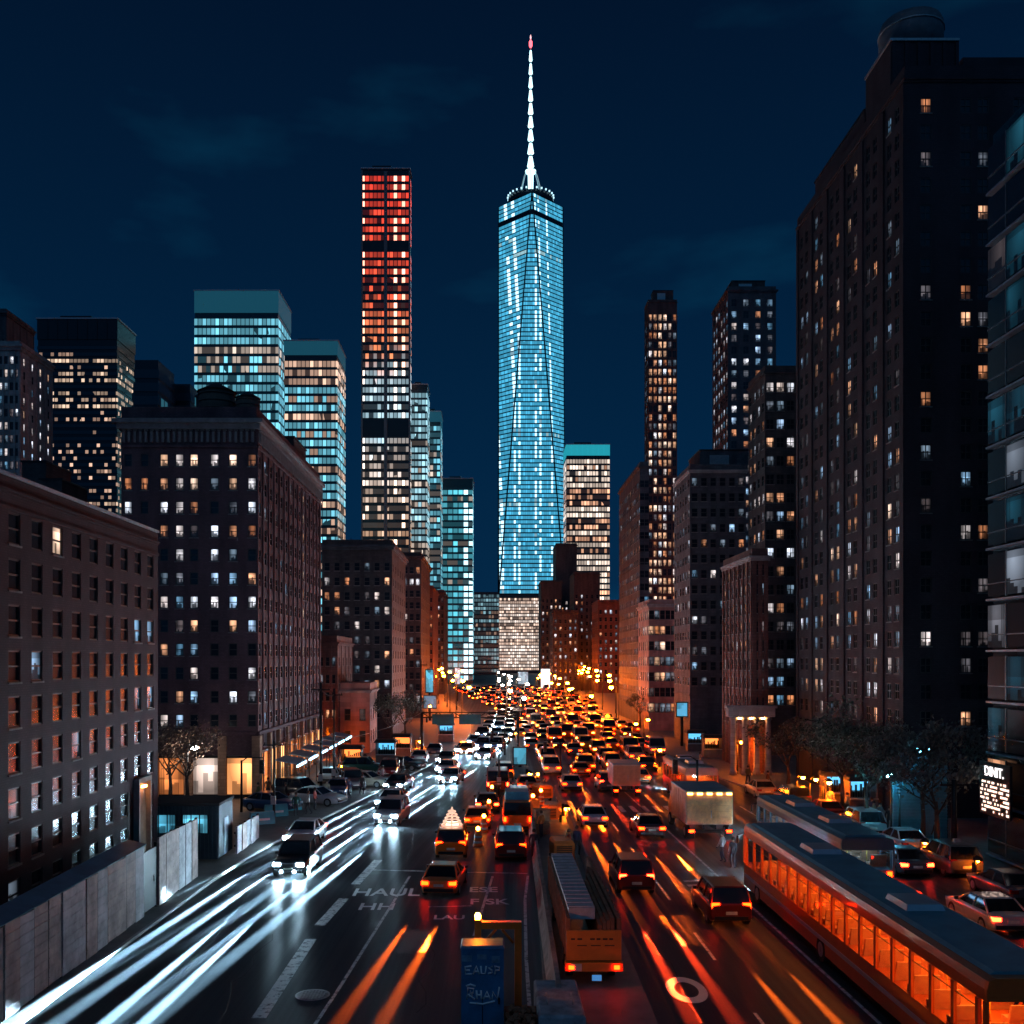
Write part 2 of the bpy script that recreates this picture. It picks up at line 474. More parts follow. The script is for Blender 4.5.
STATES = {'d': M_glass, 'w': WARM, 'W': WARMB, 'h': WHITE, 'b': BLUE, 'm': DIM}

# ------------------------------------------------------------------ ground, roads
LEFT_KERB = [(5, -15.6), (33, -15.6), (60, -15.0), (77, -12.4), (98, -9.2), (130, -4.6), (160, -3.2), (220, -4.5), (320, -15), (420, -20), (900, -30)]
RIGHT_KERB = [(5, 27.3), (66, 27.3), (82, 26.2), (105, 22.5), (140, 22.0), (200, 23.5), (320, 30), (420, 36), (900, 44)]
LANE_C = [(5, -12.4), (33, -12.3), (54, -11.9), (75, -9.6), (92, -6.9), (110, -4.4), (130, -1.4), (160, 0.9), (200, 1.9), (400, 3.5), (900, 5)]
def smooth_tab(tab, y, w=9):
    return (interp(tab, y - w) + interp(tab, y - w / 2) + interp(tab, y) + interp(tab, y + w / 2) + interp(tab, y + w)) / 5
def lane_c(y): return smooth_tab(LANE_C, y)
def lkerb(y): return smooth_tab(LEFT_KERB, y, 6)
def rkerb(y): return smooth_tab(RIGHT_KERB, y, 6)

g = MB(); g.quad((-3000, -200, -0.35), (3000, -200, -0.35), (3000, 5000, -0.35), (-3000, 5000, -0.35))
tag(g.build('ground', plain('ground_dark', (0.04, 0.042, 0.045), 0.9, scale=0.05)), kind='structure')

rd = MB()
ys = [0, 10, 20, 25] + [30 + 3 * k for k in range(60)] + [220, 250, 300, 400, 600, 900]
xs = [-70, -40, -25, -20, -17, -14, -11, -8, -5, -2, 1, 4, 8, 14, 20, 30, 50, 90]
def road_uv(x, y):
    k = 1.0 if x < -1 else max(0.0, 1 - (x + 1) / 6)
    return (x - (lane_c(y) - lane_c(30)) * k, y)
ids = [[rd.vert((x, y, 0)) for x in xs] for y in ys]
for j in range(len(ys) - 1):
    for i in range(len(xs) - 1):
        q = [(i, j), (i + 1, j), (i + 1, j + 1), (i, j + 1)]
        rd.face([ids[b][a] for a, b in q], 0, False, [road_uv(xs[a], ys[b]) for a, b in q])
tag(rd.build('road', road_mat()), kind='structure')

M_walk = plain('pavement_slabs', (0.14, 0.135, 0.13), 0.6, scale=1.2, bump=0.2)
def walk(name, poly, h):
    b = MB(); b.prism(poly, -0.05, h)
    return tag(b.build(name, [M_walk]), kind='structure')
yy = [24 + 6 * k for k in range(60)]
lk = [(lkerb(y), y) for y in yy]
walk('pavement', lk + [(-70, yy[-1]), (-70, yy[0])], 0.14)
rk = [(rkerb(y), y) for y in yy]
walk('pavement', [(90, yy[0]), (90, yy[-1])] + list(reversed(rk)), 0.14)
walk('median', [(1.75, 28), (5.4, 28), (5.9, 60), (6.0, 92), (4.6, 98), (3.2, 92), (2.6, 60)], 0.16)
# kerb stones
kb = MB()
for a, b in zip(lk, lk[1:]):
    kb.prism([(a[0] + 0.003, a[1]), (a[0] + 0.16, a[1]), (b[0] + 0.16, b[1]), (b[0] + 0.003, b[1])], -0.04, 0.147)
for a, b in zip(rk, rk[1:]):
    kb.prism([(a[0] - 0.16, a[1]), (a[0] - 0.003, a[1]), (b[0] - 0.003, b[1]), (b[0] - 0.16, b[1])], -0.04, 0.147)
tag(kb.build('kerb', plain('kerb_stone', (0.30, 0.30, 0.29), 0.6, scale=3)), kind='structure')

# painted markings (sheets 4 mm over the asphalt)
WP = paint_mat('worn_white_paint', (0.62, 0.62, 0.60), 0.44)
WPG = paint_mat('white_road_paint', (0.72, 0.72, 0.70), 0.36)
mk = MB()
def stripe(pts, w, b=mk, z=0.004):
    for (x0, y0), (x1, y1) in zip(pts, pts[1:]):
        d = Vector((x1 - x0, y1 - y0)).normalized(); n = Vector((-d.y, d.x)) * w / 2
        b.quad((x0 + n.x, y0 + n.y, z), (x0 - n.x, y0 - n.y, z), (x1 - n.x, y1 - n.y, z), (x1 + n.x, y1 + n.y, z))
stripe([(-5.9, 31), (-5.55, 36), (-5.1, 44), (-4.6, 53), (-4.45, 55.5)], 0.13)
stripe([(-0.7, 43.5), (-0.25, 50), (0.15, 55.5)], 0.13)
stripe([(1.28, 29), (1.45, 40), (1.75, 50), (2.1, 55.6)], 0.14)
stripe([(-7.1, 57.2), (-2, 56.6), (2.1, 56.2)], 0.22)
for (a, b) in (((-7.75, 33.5), (-7.7, 43.0)), ((-7.7, 45.2), (-7.35, 50.3)), ((-7.2, 53.5), (-6.7, 60))):
    stripe([a, b], 0.5)
stripe([(-3.0, 48.6), (-0.9, 48.8)], 0.12)
stripe([(4.9, 29), (5.6, 42)], 0.15); stripe([(5.9, 60), (6.2, 95)], 0.12)
stripe([(12.9, 30), (12.6, 60), (12.2, 95)], 0.14)
for k in range(7): stripe([(9.0, 30 + 10 * k), (9.0, 34 + 10 * k)], 0.13)
for k in range(4): stripe([(lane_c(62 + 12 * k) + 1.1, 62 + 12 * k), (lane_c(67 + 12 * k) + 1.1, 67 + 12 * k)], 0.12)
for k in range(4): stripe([(20.5, 34 + 14 * k), (20.5, 40 + 14 * k)], 0.14)
tag(mk.build('lane_marking', WP), kind='structure')
cw = MB()
for k in range(7): stripe([(10.6 + 0.95 * k, 79), (10.6 + 0.95 * k, 82.2)], 0.42, cw)
for k in range(6): stripe([(10.5 + 0.0 * k, 49 + 1.05 * k), (12.3, 49.2 + 1.05 * k)], 0.4, cw)
for k in range(5): stripe([(20.2 + 0.9 * k, 66), (20.2 + 0.9 * k, 69)], 0.4, cw)
tag(cw.build('crossing_marking', WP), kind='structure')
rg = MB()
for k in range(28):
    a0, a1 = 2 * PI * k / 28, 2 * PI * (k + 1) / 28
    r0, r1 = 0.42, 0.72
    P = lambda r, a: (7.15 + r * math.cos(a), 36.4 + 2.0 * r * math.sin(a), 0.004)
    rg.quad(P(r0, a0), P(r1, a0), P(r1, a1), P(r0, a1))
tag(rg.build('ring_marking', WPG), kind='structure')

def text_mesh(body, size, name, mat, sx=1.0, extrude=0.0, bold=0.0):
    cu = bpy.data.curves.new(name, 'FONT'); cu.body = body; cu.size = size
    cu.align_x = 'CENTER'; cu.align_y = 'CENTER'; cu.extrude = extrude; cu.offset = bold
    tmp = bpy.data.objects.new(name, cu); COL.objects.link(tmp)
    dg = bpy.context.evaluated_depsgraph_get()
    me = bpy.data.meshes.new_from_object(tmp.evaluated_get(dg))
    bpy.data.objects.remove(tmp)
    me.materials.clear(); me.materials.append(mat)
    return me
def road_text(body, x, y, size, long, shear=0.0):
    me = text_mesh(body, size, 'road_lettering', WPG, bold=0.02)
    o = link('road_lettering', me, None, (x, y, 0.004))
    o.scale = (1.0, long, 1.0)
    tag(o, kind='structure')
road_text('HAUL', -5.35, 51.6, 1.35, 1.7)
road_text('HH', -5.5, 48.6, 1.25, 1.5)
road_text('ESE', -0.35, 52.2, 1.05, 1.5)
road_text('F SK', -0.05, 49.6, 1.05, 1.5)
road_text('LAU', -1.9, 46.6, 0.8, 1.3)

# manhole
mh = thing('manhole_cover', 'round cast iron manhole cover set in the dark lane', 'manhole cover', (-6.35, 35.8, 0.004))
b = MB(); b.cyl((0, 0, 0.006), 0.62, 0.012, 28); b.build('rim', [M_steel], mh)
b = MB(); b.cyl((0, 0, 0.012), 0.55, 0.012, 28)
for k in range(-4, 5):
    for q in range(-4, 5):
        if math.hypot(k, q) < 4.3: b.box((k * 0.115, q * 0.115, 0.021), (0.06, 0.06, 0.012))
b.build('cover_plate', [plain('cast_iron', (0.30, 0.31, 0.32), 0.5, 0.5, scale=8)], mh)

# ------------------------------------------------------------------ buildings with real window openings
WCACHE = {}
def win_geom(b, w, h, mi_frame, mi_pane, T, style):
    """frame bars and one pane; T maps (u, depth, z) centred on the opening"""
    d0, d1 = 0.03, 0.11
    t = min(0.07, w * 0.09)
    def bar(u0, u1, z0, z1, a=d0, c=d1):
        P = [T(u, d, z) for d in (a, c) for u, z in ((u0, z0), (u1, z0), (u1, z1), (u0, z1))]
        i = [b.vert(p) for p in P]
        for f in ((0, 1, 2, 3), (0, 4, 5, 1), (1, 5, 6, 2), (2, 6, 7, 3), (3, 7, 4, 0)):
            b.face([i[k] for k in f], mi_frame)
    x, z = w / 2, h / 2
    bar(-x, -x + t, -z, z); bar(x - t, x, -z, z); bar(-x + t, x - t, -z, -z + t); bar(-x + t, x - t, z - t, z)
    if style in ('sash', 'cross'): bar(-x + t, x - t, -t / 2, t / 2, d0 + 0.01, d1)
    if style == 'cross': bar(-t / 2, t / 2, -z + t, z - t, d0 + 0.015, d1 - 0.005)
    if style == 'tri':
        for k in (-1, 1): bar(k * w / 6 - t / 2, k * w / 6 + t / 2, -z + t, z - t, d0 + 0.01, d1)
    b.quad(T(-x + t, d1 - 0.02, -z + t), T(x - t, d1 - 0.02, -z + t), T(x - t, d1 - 0.02, z - t), T(-x + t, d1 - 0.02, z - t), mi_pane, [(0, 0), (1, 0), (1, 1), (0, 1)])

def win_mesh(w, h, st, style):
    k = (round(w, 2), round(h, 2), st, style)
    if k not in WCACHE:
        b = MB(); win_geom(b, w, h, 0, 1, lambda u, d, z: (u, d, z), style)
        # stone sill, proud of the wall
        b.box((0, 0.0, -h / 2 - 0.04), (w + 0.12, 0.12, 0.075), 2)
        WCACHE[k] = b.mesh('window', [M_frame, STATES[st], M_sill])
    return WCACHE[k]
M_sill = plain('sill_stone', (0.22, 0.2, 0.19), 0.8, scale=4)

def wall_face(b, T, W_, z0, z1, cols, rows, skip=None, m=0, depth=0.13):
    """wall with openings; T(u, d, z); cols [(centre, width)], rows [(centre, height)]"""
    us = [0.0]
    for c, w in sorted(cols): us += [c - w / 2, c + w / 2]
    us.append(W_)
    zs = [z0]
    for c, h in sorted(rows): zs += [c - h / 2, c + h / 2]
    zs.append(z1)
    for j in range(len(zs) - 1):
        for i in range(len(us) - 1):
            u0, u1, a, c = us[i], us[i + 1], zs[j], zs[j + 1]
            if i % 2 and j % 2:
                if depth:
                    b.quad(T(u0, 0, a), T(u0, depth, a), T(u0, depth, c), T(u0, 0, c), m)
                    b.quad(T(u1, depth, a), T(u1, 0, a), T(u1, 0, c), T(u1, depth, c), m)
                    b.quad(T(u0, depth, a), T(u0, 0, a), T(u1, 0, a), T(u1, depth, a), m)
                    b.quad(T(u0, 0, c), T(u0, depth, c), T(u1, depth, c), T(u1, 0, c), m)
            else:
                b.quad(T(u0, 0, a), T(u1, 0, a), T(u1, 0, c), T(u0, 0, c), m)

def T_front(x0, y0): return lambda u, d, z: (x0 + u, y0 + d, z)
def T_right(x1, y0): return lambda u, d, z: (x1 - d, y0 + u, z)      # faces +X
def T_left(x0, y1): return lambda u, d, z: (x0 + d, y1 - u, z)       # faces -X
ROT = {'front': 0.0, 'right': PI / 2, 'left': -PI / 2}

def even(W_, n, w, m=None):
    """n openings of width w spread over W_"""
    s = W_ / n
    return [(s * (k + 0.5), w) for k in range(n)]
def storeys(z0, n, fh, h): return [(z0 + fh * k, h) for k in range(n)]

def box_T(b, T, u0, u1, d0, d1, z0, z1, m=0):
    P = [T(u, d, z) for z in (z0, z1) for u, d in ((u0, d0), (u1, d0), (u1, d1), (u0, d1))]
    i = [b.vert(p) for p in P]
    for f in ((3, 2, 1, 0), (4, 5, 6, 7), (0, 1, 5, 4), (1, 2, 6, 5), (2, 3, 7, 6), (3, 0, 4, 7)):
        b.face([i[k] for k in f], m)

def building(name, label, x0, x1, y0, y1, z1, wall, faces, seed=1, cat='building', z0=0.0, style='sash', cornice=0.6, cap=100, group=None, trim=None, parapet=0.8, windows_small=False):
    """axis-aligned block; faces: {'front'|'right'|'left': dict(cols, rows, mix, piers, bands)}"""
    r = random.Random(seed)
    root = thing(name, label, cat, ((x0 + x1) / 2, (y0 + y1) / 2, 0), 0, group)
    ox, oy = root.location.x, root.location.y
    L = lambda T: (lambda u, d, z: (T(u, d, z)[0] - ox, T(u, d, z)[1] - oy, T(u, d, z)[2]))
    b = MB(); allw = []
    spec = {'front': (T_front(x0, y0), x1 - x0), 'right': (T_right(x1, y0), y1 - y0), 'left': (T_left(x0, y1), y1 - y0)}
    for fn, (T, W_) in spec.items():
        T = L(T); f = faces.get(fn)
        if not f:
            b.quad(T(0, 0, z0), T(W_, 0, z0), T(W_, 0, z1), T(0, 0, z1)); continue
        wall_face(b, T, W_, z0, z1, f['cols'], f['rows'])
        cs = sorted(f['cols'])
        if f.get('piers'):
            pw, pd = f['piers']
            edges = [0.0 + pw / 2] + [(cs[i][0] + cs[i + 1][0]) / 2 for i in range(len(cs) - 1)] + [W_ - pw / 2]
            for e_ in edges: box_T(b, T, e_ - pw / 2, e_ + pw / 2, -pd, 0.01, z0 + 0.02, z1 - 0.02)
        for (zb, hb, pr) in f.get('bands', ()):
            box_T(b, T, 0.0, W_, -pr, 0.012, zb, zb + hb)
        for ci, (c, w) in enumerate(cs):
            for ri, (zc, h) in enumerate(sorted(f['rows'])):
                st = f['mix'](r, ci, ri) if callable(f['mix']) else r.choice(f['mix'])
                p = T(c, 0, zc)
                allw.append((p, w, h, st, fn, L(spec[fn][0]), c, zc))
    # back wall, roof, other side
    b.quad((x1 - ox, y1 - oy, z0), (x0 - ox, y1 - oy, z0), (x0 - ox, y1 - oy, z1), (x1 - ox, y1 - oy, z1))
    b.build('wall', [wall], root)
    b = MB()
    b.span(x0 - ox + 0.3, x1 - ox - 0.3, y0 - oy + 0.3, y1 - oy - 0.3, z1 - 0.25, z1 + 0.05)
    rf = b.build('roof', [M_roof], root)
    if parapet:
        b = MB(); pz = z1; t = 0.3
        X0, X1, Y0, Y1 = x0 - ox, x1 - ox, y0 - oy, y1 - oy
        b.span(X0, X1, Y0, Y0 + t, pz, pz + parapet); b.span(X0, X1, Y1 - t, Y1, pz, pz + parapet)
        b.span(X0, X0 + t, Y0 + t, Y1 - t, pz, pz + parapet); b.span(X1 - t, X1, Y0 + t, Y1 - t, pz, pz + parapet)
        b.build('parapet', [wall], root)
    if cornice:
        b = MB(); X0, X1, Y0, Y1 = x0 - ox, x1 - ox, y0 - oy, y1 - oy
        for k, (pr, za, zb) in enumerate(((0.22, -0.55, -0.25), (0.42, -0.25, 0.0))):
            pr *= cornice; za, zb = z1 + za * cornice, z1 + zb * cornice
            if k: za += 0.003
            b.span(X0 - pr, X1 + pr, Y0 - pr, Y0 + 0.02, za, zb)
            b.span(X1 - 0.02, X1 + pr, Y0 + 0.022, Y1, za, zb); b.span(X0 - pr, X0 + 0.02, Y0 + 0.022, Y1, za, zb)
        b.build('cornice', [trim or wall], root)
    allw.sort(key=lambda q: (q[0][1], -abs(q[0][0])))
    lit = [q for q in allw if q[3] != 'd']; drk = [q for q in allw if q[3] == 'd']
    first = (lit + drk)[:cap] if len(allw) > cap else allw
    fs = set(id(q) for q in first)
    for q in first:
        link('window', win_mesh(q[1], q[2], q[3], style), root, q[0], ROT[q[4]])
    rest = [q for q in allw if id(q) not in fs]
    if rest:
        b = MB(); keys = list(STATES)
        for (p, w, h, st, fn, T, c, zc) in rest:
            win_geom(b, w, h, 0, 1 + keys.index(st), lambda u, d, z, T=T, c=c, zc=zc: T(c + u, d, zc + z), style)
        tag(b.build('window', [M_frame] + [STATES[k] for k in keys], root), kind='stuff')
    return root

def mixer(**w):
    ks = list(w); ws = [w[k] for k in ks]
    return lambda r, ci, ri: r.choices(ks, ws)[0]

# --- L1: low brick block at the left edge
BRICK = masonry('maroon_brick', (0.052, 0.028, 0.038), 0.10)
def l1mix(r, ci, ri):
    if (ri, ci) in ((8, 11),): return 'W'
    if ri in (3, 4, 5, 6) and ci in (13, 14, 16, 17): return r.choice('dbddd')
    return r.choices('dbm', (16, .4, .5))[0]
L1 = building('brick_apartment_block', 'long low maroon brick block with rows of dark windows behind the hoarding', -34, -19, 20.2, 57.2, 18.75, BRICK,
    {'right': dict(cols=[(2.0 * k + 2.05 - 0.3, 1.0) for k in range(18)], rows=storeys(2.6, 9, 1.83, 1.27), mix=l1mix,
                   bands=[(17.95, 0.14, 0.08)])}, seed=3, cornice=0.35, parapet=0.5)
cp = MB(); cp.span(-0.35, 0.12, -18.4, 18.4, 0, 0.12)
cp.build('roof_coping', [plain('pale_coping', (0.5, 0.52, 0.55), 0.6)], L1, (7.5 - 0.0, 0, 19.26))
# lit entrance recess
M_orange_lamp = emit('orange_lamp', (1.0, 0.36, 0.07), 60)
dr = MB()
dr.span(0.0, 0.30, -1.0, -0.8, 0, 5.4); dr.span(0.0, 0.30, 0.8, 1.0, 0, 5.4); dr.span(0.0, 0.30, -1.0, 1.0, 5.402, 5.65)
dr.span(0.02, 0.06, -0.79, 0.79, 0, 5.39, 1)
ent = dr.build('entrance', [plain('entrance_stone', (0.4, 0.33, 0.28), 0.8), plain('entrance_panel', (0.35, 0.22, 0.14), 0.7)], L1, (7.5, 15.6, 0))
lm = MB(); lm.box((0.22, 0, 5.15), (0.16, 0.5, 0.12)); lm.build('entrance_lamp', [emit('entrance_lamp', (1.0, 0.38, 0.09), 22)], ent)

# --- L2: tall brown block
BROWN = masonry('brown_brick', (0.14, 0.078, 0.088), 0.12)
TRIM = plain('weathered_limestone', (0.20, 0.18, 0.18), 0.8, scale=2)
def l2mix(r, ci, ri):
    k = {5: 'hbhhbh', 6: 'mmdbbw', 8: 'whmhww', 9: 'hhwdmh', 10: 'whWmWh', 11: 'WhWhWw'}.get(ri)
    if k and ci >= 2: return k[ci - 2]
    return r.choices('dmhwb', (4, 2, 2, 1.6, 1))[0]
fx = [(128, .66), (144.5, .66), (164, .72), (179.5, .72), (194, .72), (214.5, .74), (233, .74), (252, .74)]
L2x0, L2x1, L2y0, L2y1 = -31.6, -20.0, 85.7, 117.6
L2 = building('brown_office_block', 'tall square brown masonry block with heavy cornice and many lit sash windows', L2x0, L2x1, L2y0, L2y1, 32.6, BROWN,
    {'front': dict(cols=[((p_ - 490) * .0857 - L2x0, w) for p_, w in fx], rows=[(6.8 + 2.03 * k, 1.08) for k in range(12)], mix=l2mix,
                   bands=[(5.55, 0.3, 0.16), (30.2, 0.22, 0.14), (31.9, 0.2, 0.2), (9.9, .1, .06)]),
     'right': dict(cols=even(31.9, 14, 0.85), rows=[(6.8 + 2.03 * k, 1.15) for k in range(12)], piers=(0.42, 0.12),
                   mix=lambda r, ci, ri: ('W' if r.random() < .85 else 'w') if ci == 9 else r.choices('dmb', (9, 1.2, .8))[0],
                   bands=[(5.55, 0.3, 0.26), (30.2, 0.22, 0.22), (31.9, 0.2, 0.26)])}, seed=5, cornice=1.5, trim=TRIM, parapet=1.1)
# frieze ornaments
fr = MB()
for k in range(24):
    fr.box((-5.55 + 0.48 * k, -15.95 - 0.1, 31.1), (0.2, 0.2, 0.9)); fr.box((-5.55 + 0.48 * k, -16.02, 31.72), (0.34, 0.2, 0.16))
for k in range(60):
    fr.box((5.8 + 0.22, -15.6 + 0.53 * k, 31.1), (0.24, 0.2, 0.9)); fr.box((5.8 + .26, -15.6 + 0.53 * k, 31.72), (0.24, 0.34, 0.16))
fr.build('frieze', [TRIM], L2)
# ground floor shops of L2: lit orange
sg = MB()
ORS = masonry('ochre_stone', (0.42, 0.25, 0.16), 0.3)
for k in range(5):
    x = -5.8 + 2.9 * k
    sg = MB(); sg.span(x - 0.35, x + 0.35, -16.25, -15.95, 0.14, 5.5); sg.build('shopfront_pier', [ORS], L2)
for k in range(9):
    y = -15.5 + 3.9 * k
    sg = MB(); sg.span(5.8 - 0.0, 6.12, y - 0.35, y + 0.35, 0.14, 5.5); sg.build('shopfront_pier', [ORS], L2)
SHOP = lit_window('shop_light', (1.0, 0.26, 0.06), 2.4, (1.0, 0.45, 0.16), 0.45)
SHOPW = lit_window('shop_white_light', (1.0, 0.62, 0.42), 1.5, (.9, 0.75, .7), 0.45)
for k in range(4):
    b = MB(); b.quad((-1.05, -16.02, 0.5), (1.05, -16.02, 0.5), (1.05, -16.02, 3.6), (-1.05, -16.02, 3.6), 0, [(0, 0), (1, 0), (1, 1), (0, 1)])
    b.span(-1.1, 1.1, -16.12, -15.95, 3.602, 3.8, 1); b.span(-1.1, 1.1, -16.1, -15.95, 0.2, 0.48, 1)
    b.build('shop_window', [SHOP if k % 2 else SHOPW, M_dark], L2, (-5.8 + 2.9 * k + 1.45, 0, 0))
for k in range(8):
    b = MB(); b.quad((5.86, -1.5, 0.5), (5.86, 1.5, 0.5), (5.86, 1.5, 3.9), (5.86, -1.5, 3.9), 0, [(0, 0), (1, 0), (1, 1), (0, 1)])
    b.span(5.8, 5.98, -1.55, 1.55, 3.902, 4.1, 1); b.span(5.8, 5.95, -1.55, 1.55, 0.2, 0.48, 1); b.span(5.86, 5.93, -.05, .05, .5, 3.9, 1)
    b.build('shop_window', [SHOP, M_dark], L2, (0, -15.5 + 3.9 * k + 1.95, 0))

def water_tank(label, x, y, z, r, h, group='rooftop water tanks'):
    t = thing('water_tank', label, 'water tank', (x, y, z), 0, group)
    b = MB(); b.lathe((0, 0, 1.2), [(r, 0), (r * 0.96, h)], 18)
    for k in range(4): b.lathe((0, 0, 1.2 + h * (0.12 + 0.25 * k)), [(r * 1.015, 0), (r * 1.015, 0.08)], 18)
    b.build('tank', [plain('tank_wood', (0.10, 0.075, 0.06), 0.85, scale=3)], t)
    b = MB(); b.lathe((0, 0, 1.2 + h), [(r * 1.06, 0), (0.05, r * 0.55)], 18); b.build('lid', [M_roof], t)
    for sx in (-1, 1):
        for sy in (-1, 1):
            b = MB(); b.box((sx * r * .6, sy * r * .6, 0.6), (0.16, 0.16, 1.2)); b.build('leg', [M_dark], t)
water_tank('larger wooden water tank on the brown block roof', px(217, 0, 92)[0], 92, 32.7, 1.7, 2.7)
water_tank('smaller wooden water tank beside the larger one on the brown block', px(248, 0, 91)[0], 91, 32.7, 1.1, 1.9)
def roof_box(label, x0, x1, y0, y1, z0, z1, mat=M_roof):
    t = thing('roof_plant_room', label, 'plant room', ((x0 + x1) / 2, (y0 + y1) / 2, z0))
    w, d, h = x1 - x0, y1 - y0, z1 - z0
    b = MB(); b.span(-w / 2, w / 2, -d / 2, d / 2, 0, h); b.build('wall', [mat], t)
    b = MB(); b.span(-w / 2 - .1, w / 2 + .1, -d / 2 - .1, d / 2 + .1, h, h + .15); b.build('roof', [M_dark], t)
    b = MB(); b.span(-w * .3, w * .1, -d / 2 - .06, -d / 2 + .02, h * .3, h * .8)
    for k in range(5): b.span(-w * .3, w * .1, -d / 2 - .1, -d / 2 - .062, h * (.32 + .1 * k), h * (.36 + .1 * k))
    b.build('vent', [M_steel], t)
roof_box('dark rooftop box behind the water tanks on the brown block', px(196, 0, 97)[0], px(226, 0, 97)[0], 97, 103, 32.7, 37.5)
roof_box('dark bulkhead at the far end of the brown block roof', -24.5, -20.8, 106, 113, 32.7, 35.6)

# --- masonry blocks further down the left side
DKB = masonry('dark_brick', (0.085, 0.07, 0.07), 0.3)
GRB = masonry('grey_stone_dark', (0.10, 0.10, 0.112), 0.35)
REDB = masonry('red_brown_brick', (0.17, 0.08, 0.07), 0.3)
PINK = masonry('pink_render', (0.46, 0.27, 0.23), 0.6, 0.95)
PALE = masonry('pale_stone', (0.40, 0.36, 0.34), 0.45)
def blk(name, label, pa, pb, Y, ptop, depth, wall, seed, side, nf, ns, rows_from, rows_n, fh, ww, wh, mixf, mixs=None, base=0.0, **kw):
    """block placed by the pixel columns of its front face; side 'right' or 'left' is the street face"""
    x0, x1 = (pa - 490) * Y / 1000, (pb - 490) * Y / 1000
    z1 = 12 + (660 - ptop) * Y / 1000
    rows = storeys(rows_from, rows_n, fh, wh)
    rows = [q for q in rows if q[0] + q[1] / 2 < z1 - 0.5]
    fc = {'front': dict(cols=even(x1 - x0, nf, ww), rows=rows, mix=mixf)}
    if ns: fc[side] = dict(cols=even(depth, ns, ww), rows=rows, mix=mixs or mixf)
    for k in ('piers', 'bands'):
        if k in kw:
            for f in fc.values(): f[k] = kw[k]
            kw = {q: v for q, v in kw.items() if q != k}
    return building(name, label, x0, x1, Y, Y + depth, z1, wall, fc, seed=seed, **kw)

blk('dark_office_block', 'dark flat topped block with a few orange lit windows past the brown block', 322, 392, 150, 545, 24, DKB, 11, 'right', 7, 6, 4, 12, 2.2, 0.85, 1.25,
    mixer(d=6, w=1.6, h=1.6, m=2), mixer(d=8, m=2, h=.6), cornice=1.3, trim=GRB)
blk('dark_corner_block', 'narrow dark block with arched top windows beyond the flat topped block', 396, 421, 205, 556, 30, DKB, 12, 'right', 4, 6, 4, 12, 2.4, 0.9, 1.4,
    mixer(d=6, h=1.2, m=2, w=.5), mixer(d=5, m=2, w=1, h=1), cornice=1.4)
pk = blk('pink_corner_building', 'small pink two storey corner building lit by street lamps', 340, 370, 128, 690, 8, PINK, 13, 'right', 2, 3, 2.2, 2, 2.8, 0.8, 1.5,
    mixer(d=3, m=1), mixer(d=2, w=1), cornice=0.7, trim=PALE, parapet=.9)
blk('narrow_brick_building', 'narrow reddish building with thin piers beside the pink corner building', 318, 337, 126, 642, 14, REDB, 14, 'right', 3, 4, 3, 6, 2.2, 0.5, 1.1,
    mixer(d=5, w=1, m=1), cornice=.8, piers=(.2, .07))
blk('slim_brick_building', 'slim dark red building near the avenue end, left of the teal glass block', 418, 433, 300, 588, 30, REDB, 15, 'right', 4, 8, 4, 14, 2.6, 0.6, 1.3,
    mixer(d=4, w=2, m=2), mixer(d=3, w=2, m=2, h=1), cornice=1)
blk('dark_brick_building', 'dark brick building just left of the teal glass block', 430, 444, 350, 592, 30, DKB, 16, 'right', 4, 8, 5, 14, 2.8, 0.8, 1.4,
    mixer(d=4, w=1.5, m=2, h=1), cornice=1)
# ornate stone tower at the left edge
blk('ornate_stone_tower', 'ornate pale stone tower at the left edge lit by white floodlights', -30, 20, 190, 345, 14, PALE, 17, 'right', 9, 4, 14, 24, 2.5, 0.7, 1.5,
    mixer(d=3, m=2, h=2.2, b=1.2), mixer(h=3, W=1.6, d=1, b=1), cornice=1.8, piers=(.35, .12))
blk('stone_tower_wing', 'taller slim stone wing behind the ornate tower', -20, 6, 230, 312, 14, GRB, 18, 'right', 5, 4, 20, 26, 2.6, 0.7, 1.6,
    mixer(d=3, m=2, h=1), cornice=1.6, piers=(.35, .12))
for (pa, pb, pt, Yb, lab) in ((22, 46, 462, 100, 'dark rooftop shed with a small white lamp behind the low brick block'), (40, 62, 480, 96, 'low dark rooftop shed beside the taller shed')):
    x0, x1 = (pa - 490) * Yb / 1000, (pb - 490) * Yb / 1000
    roof_box(lab, x0, x1, Yb, Yb + 6, 0, 12 + (660 - pt) * Yb / 1000, DKB)

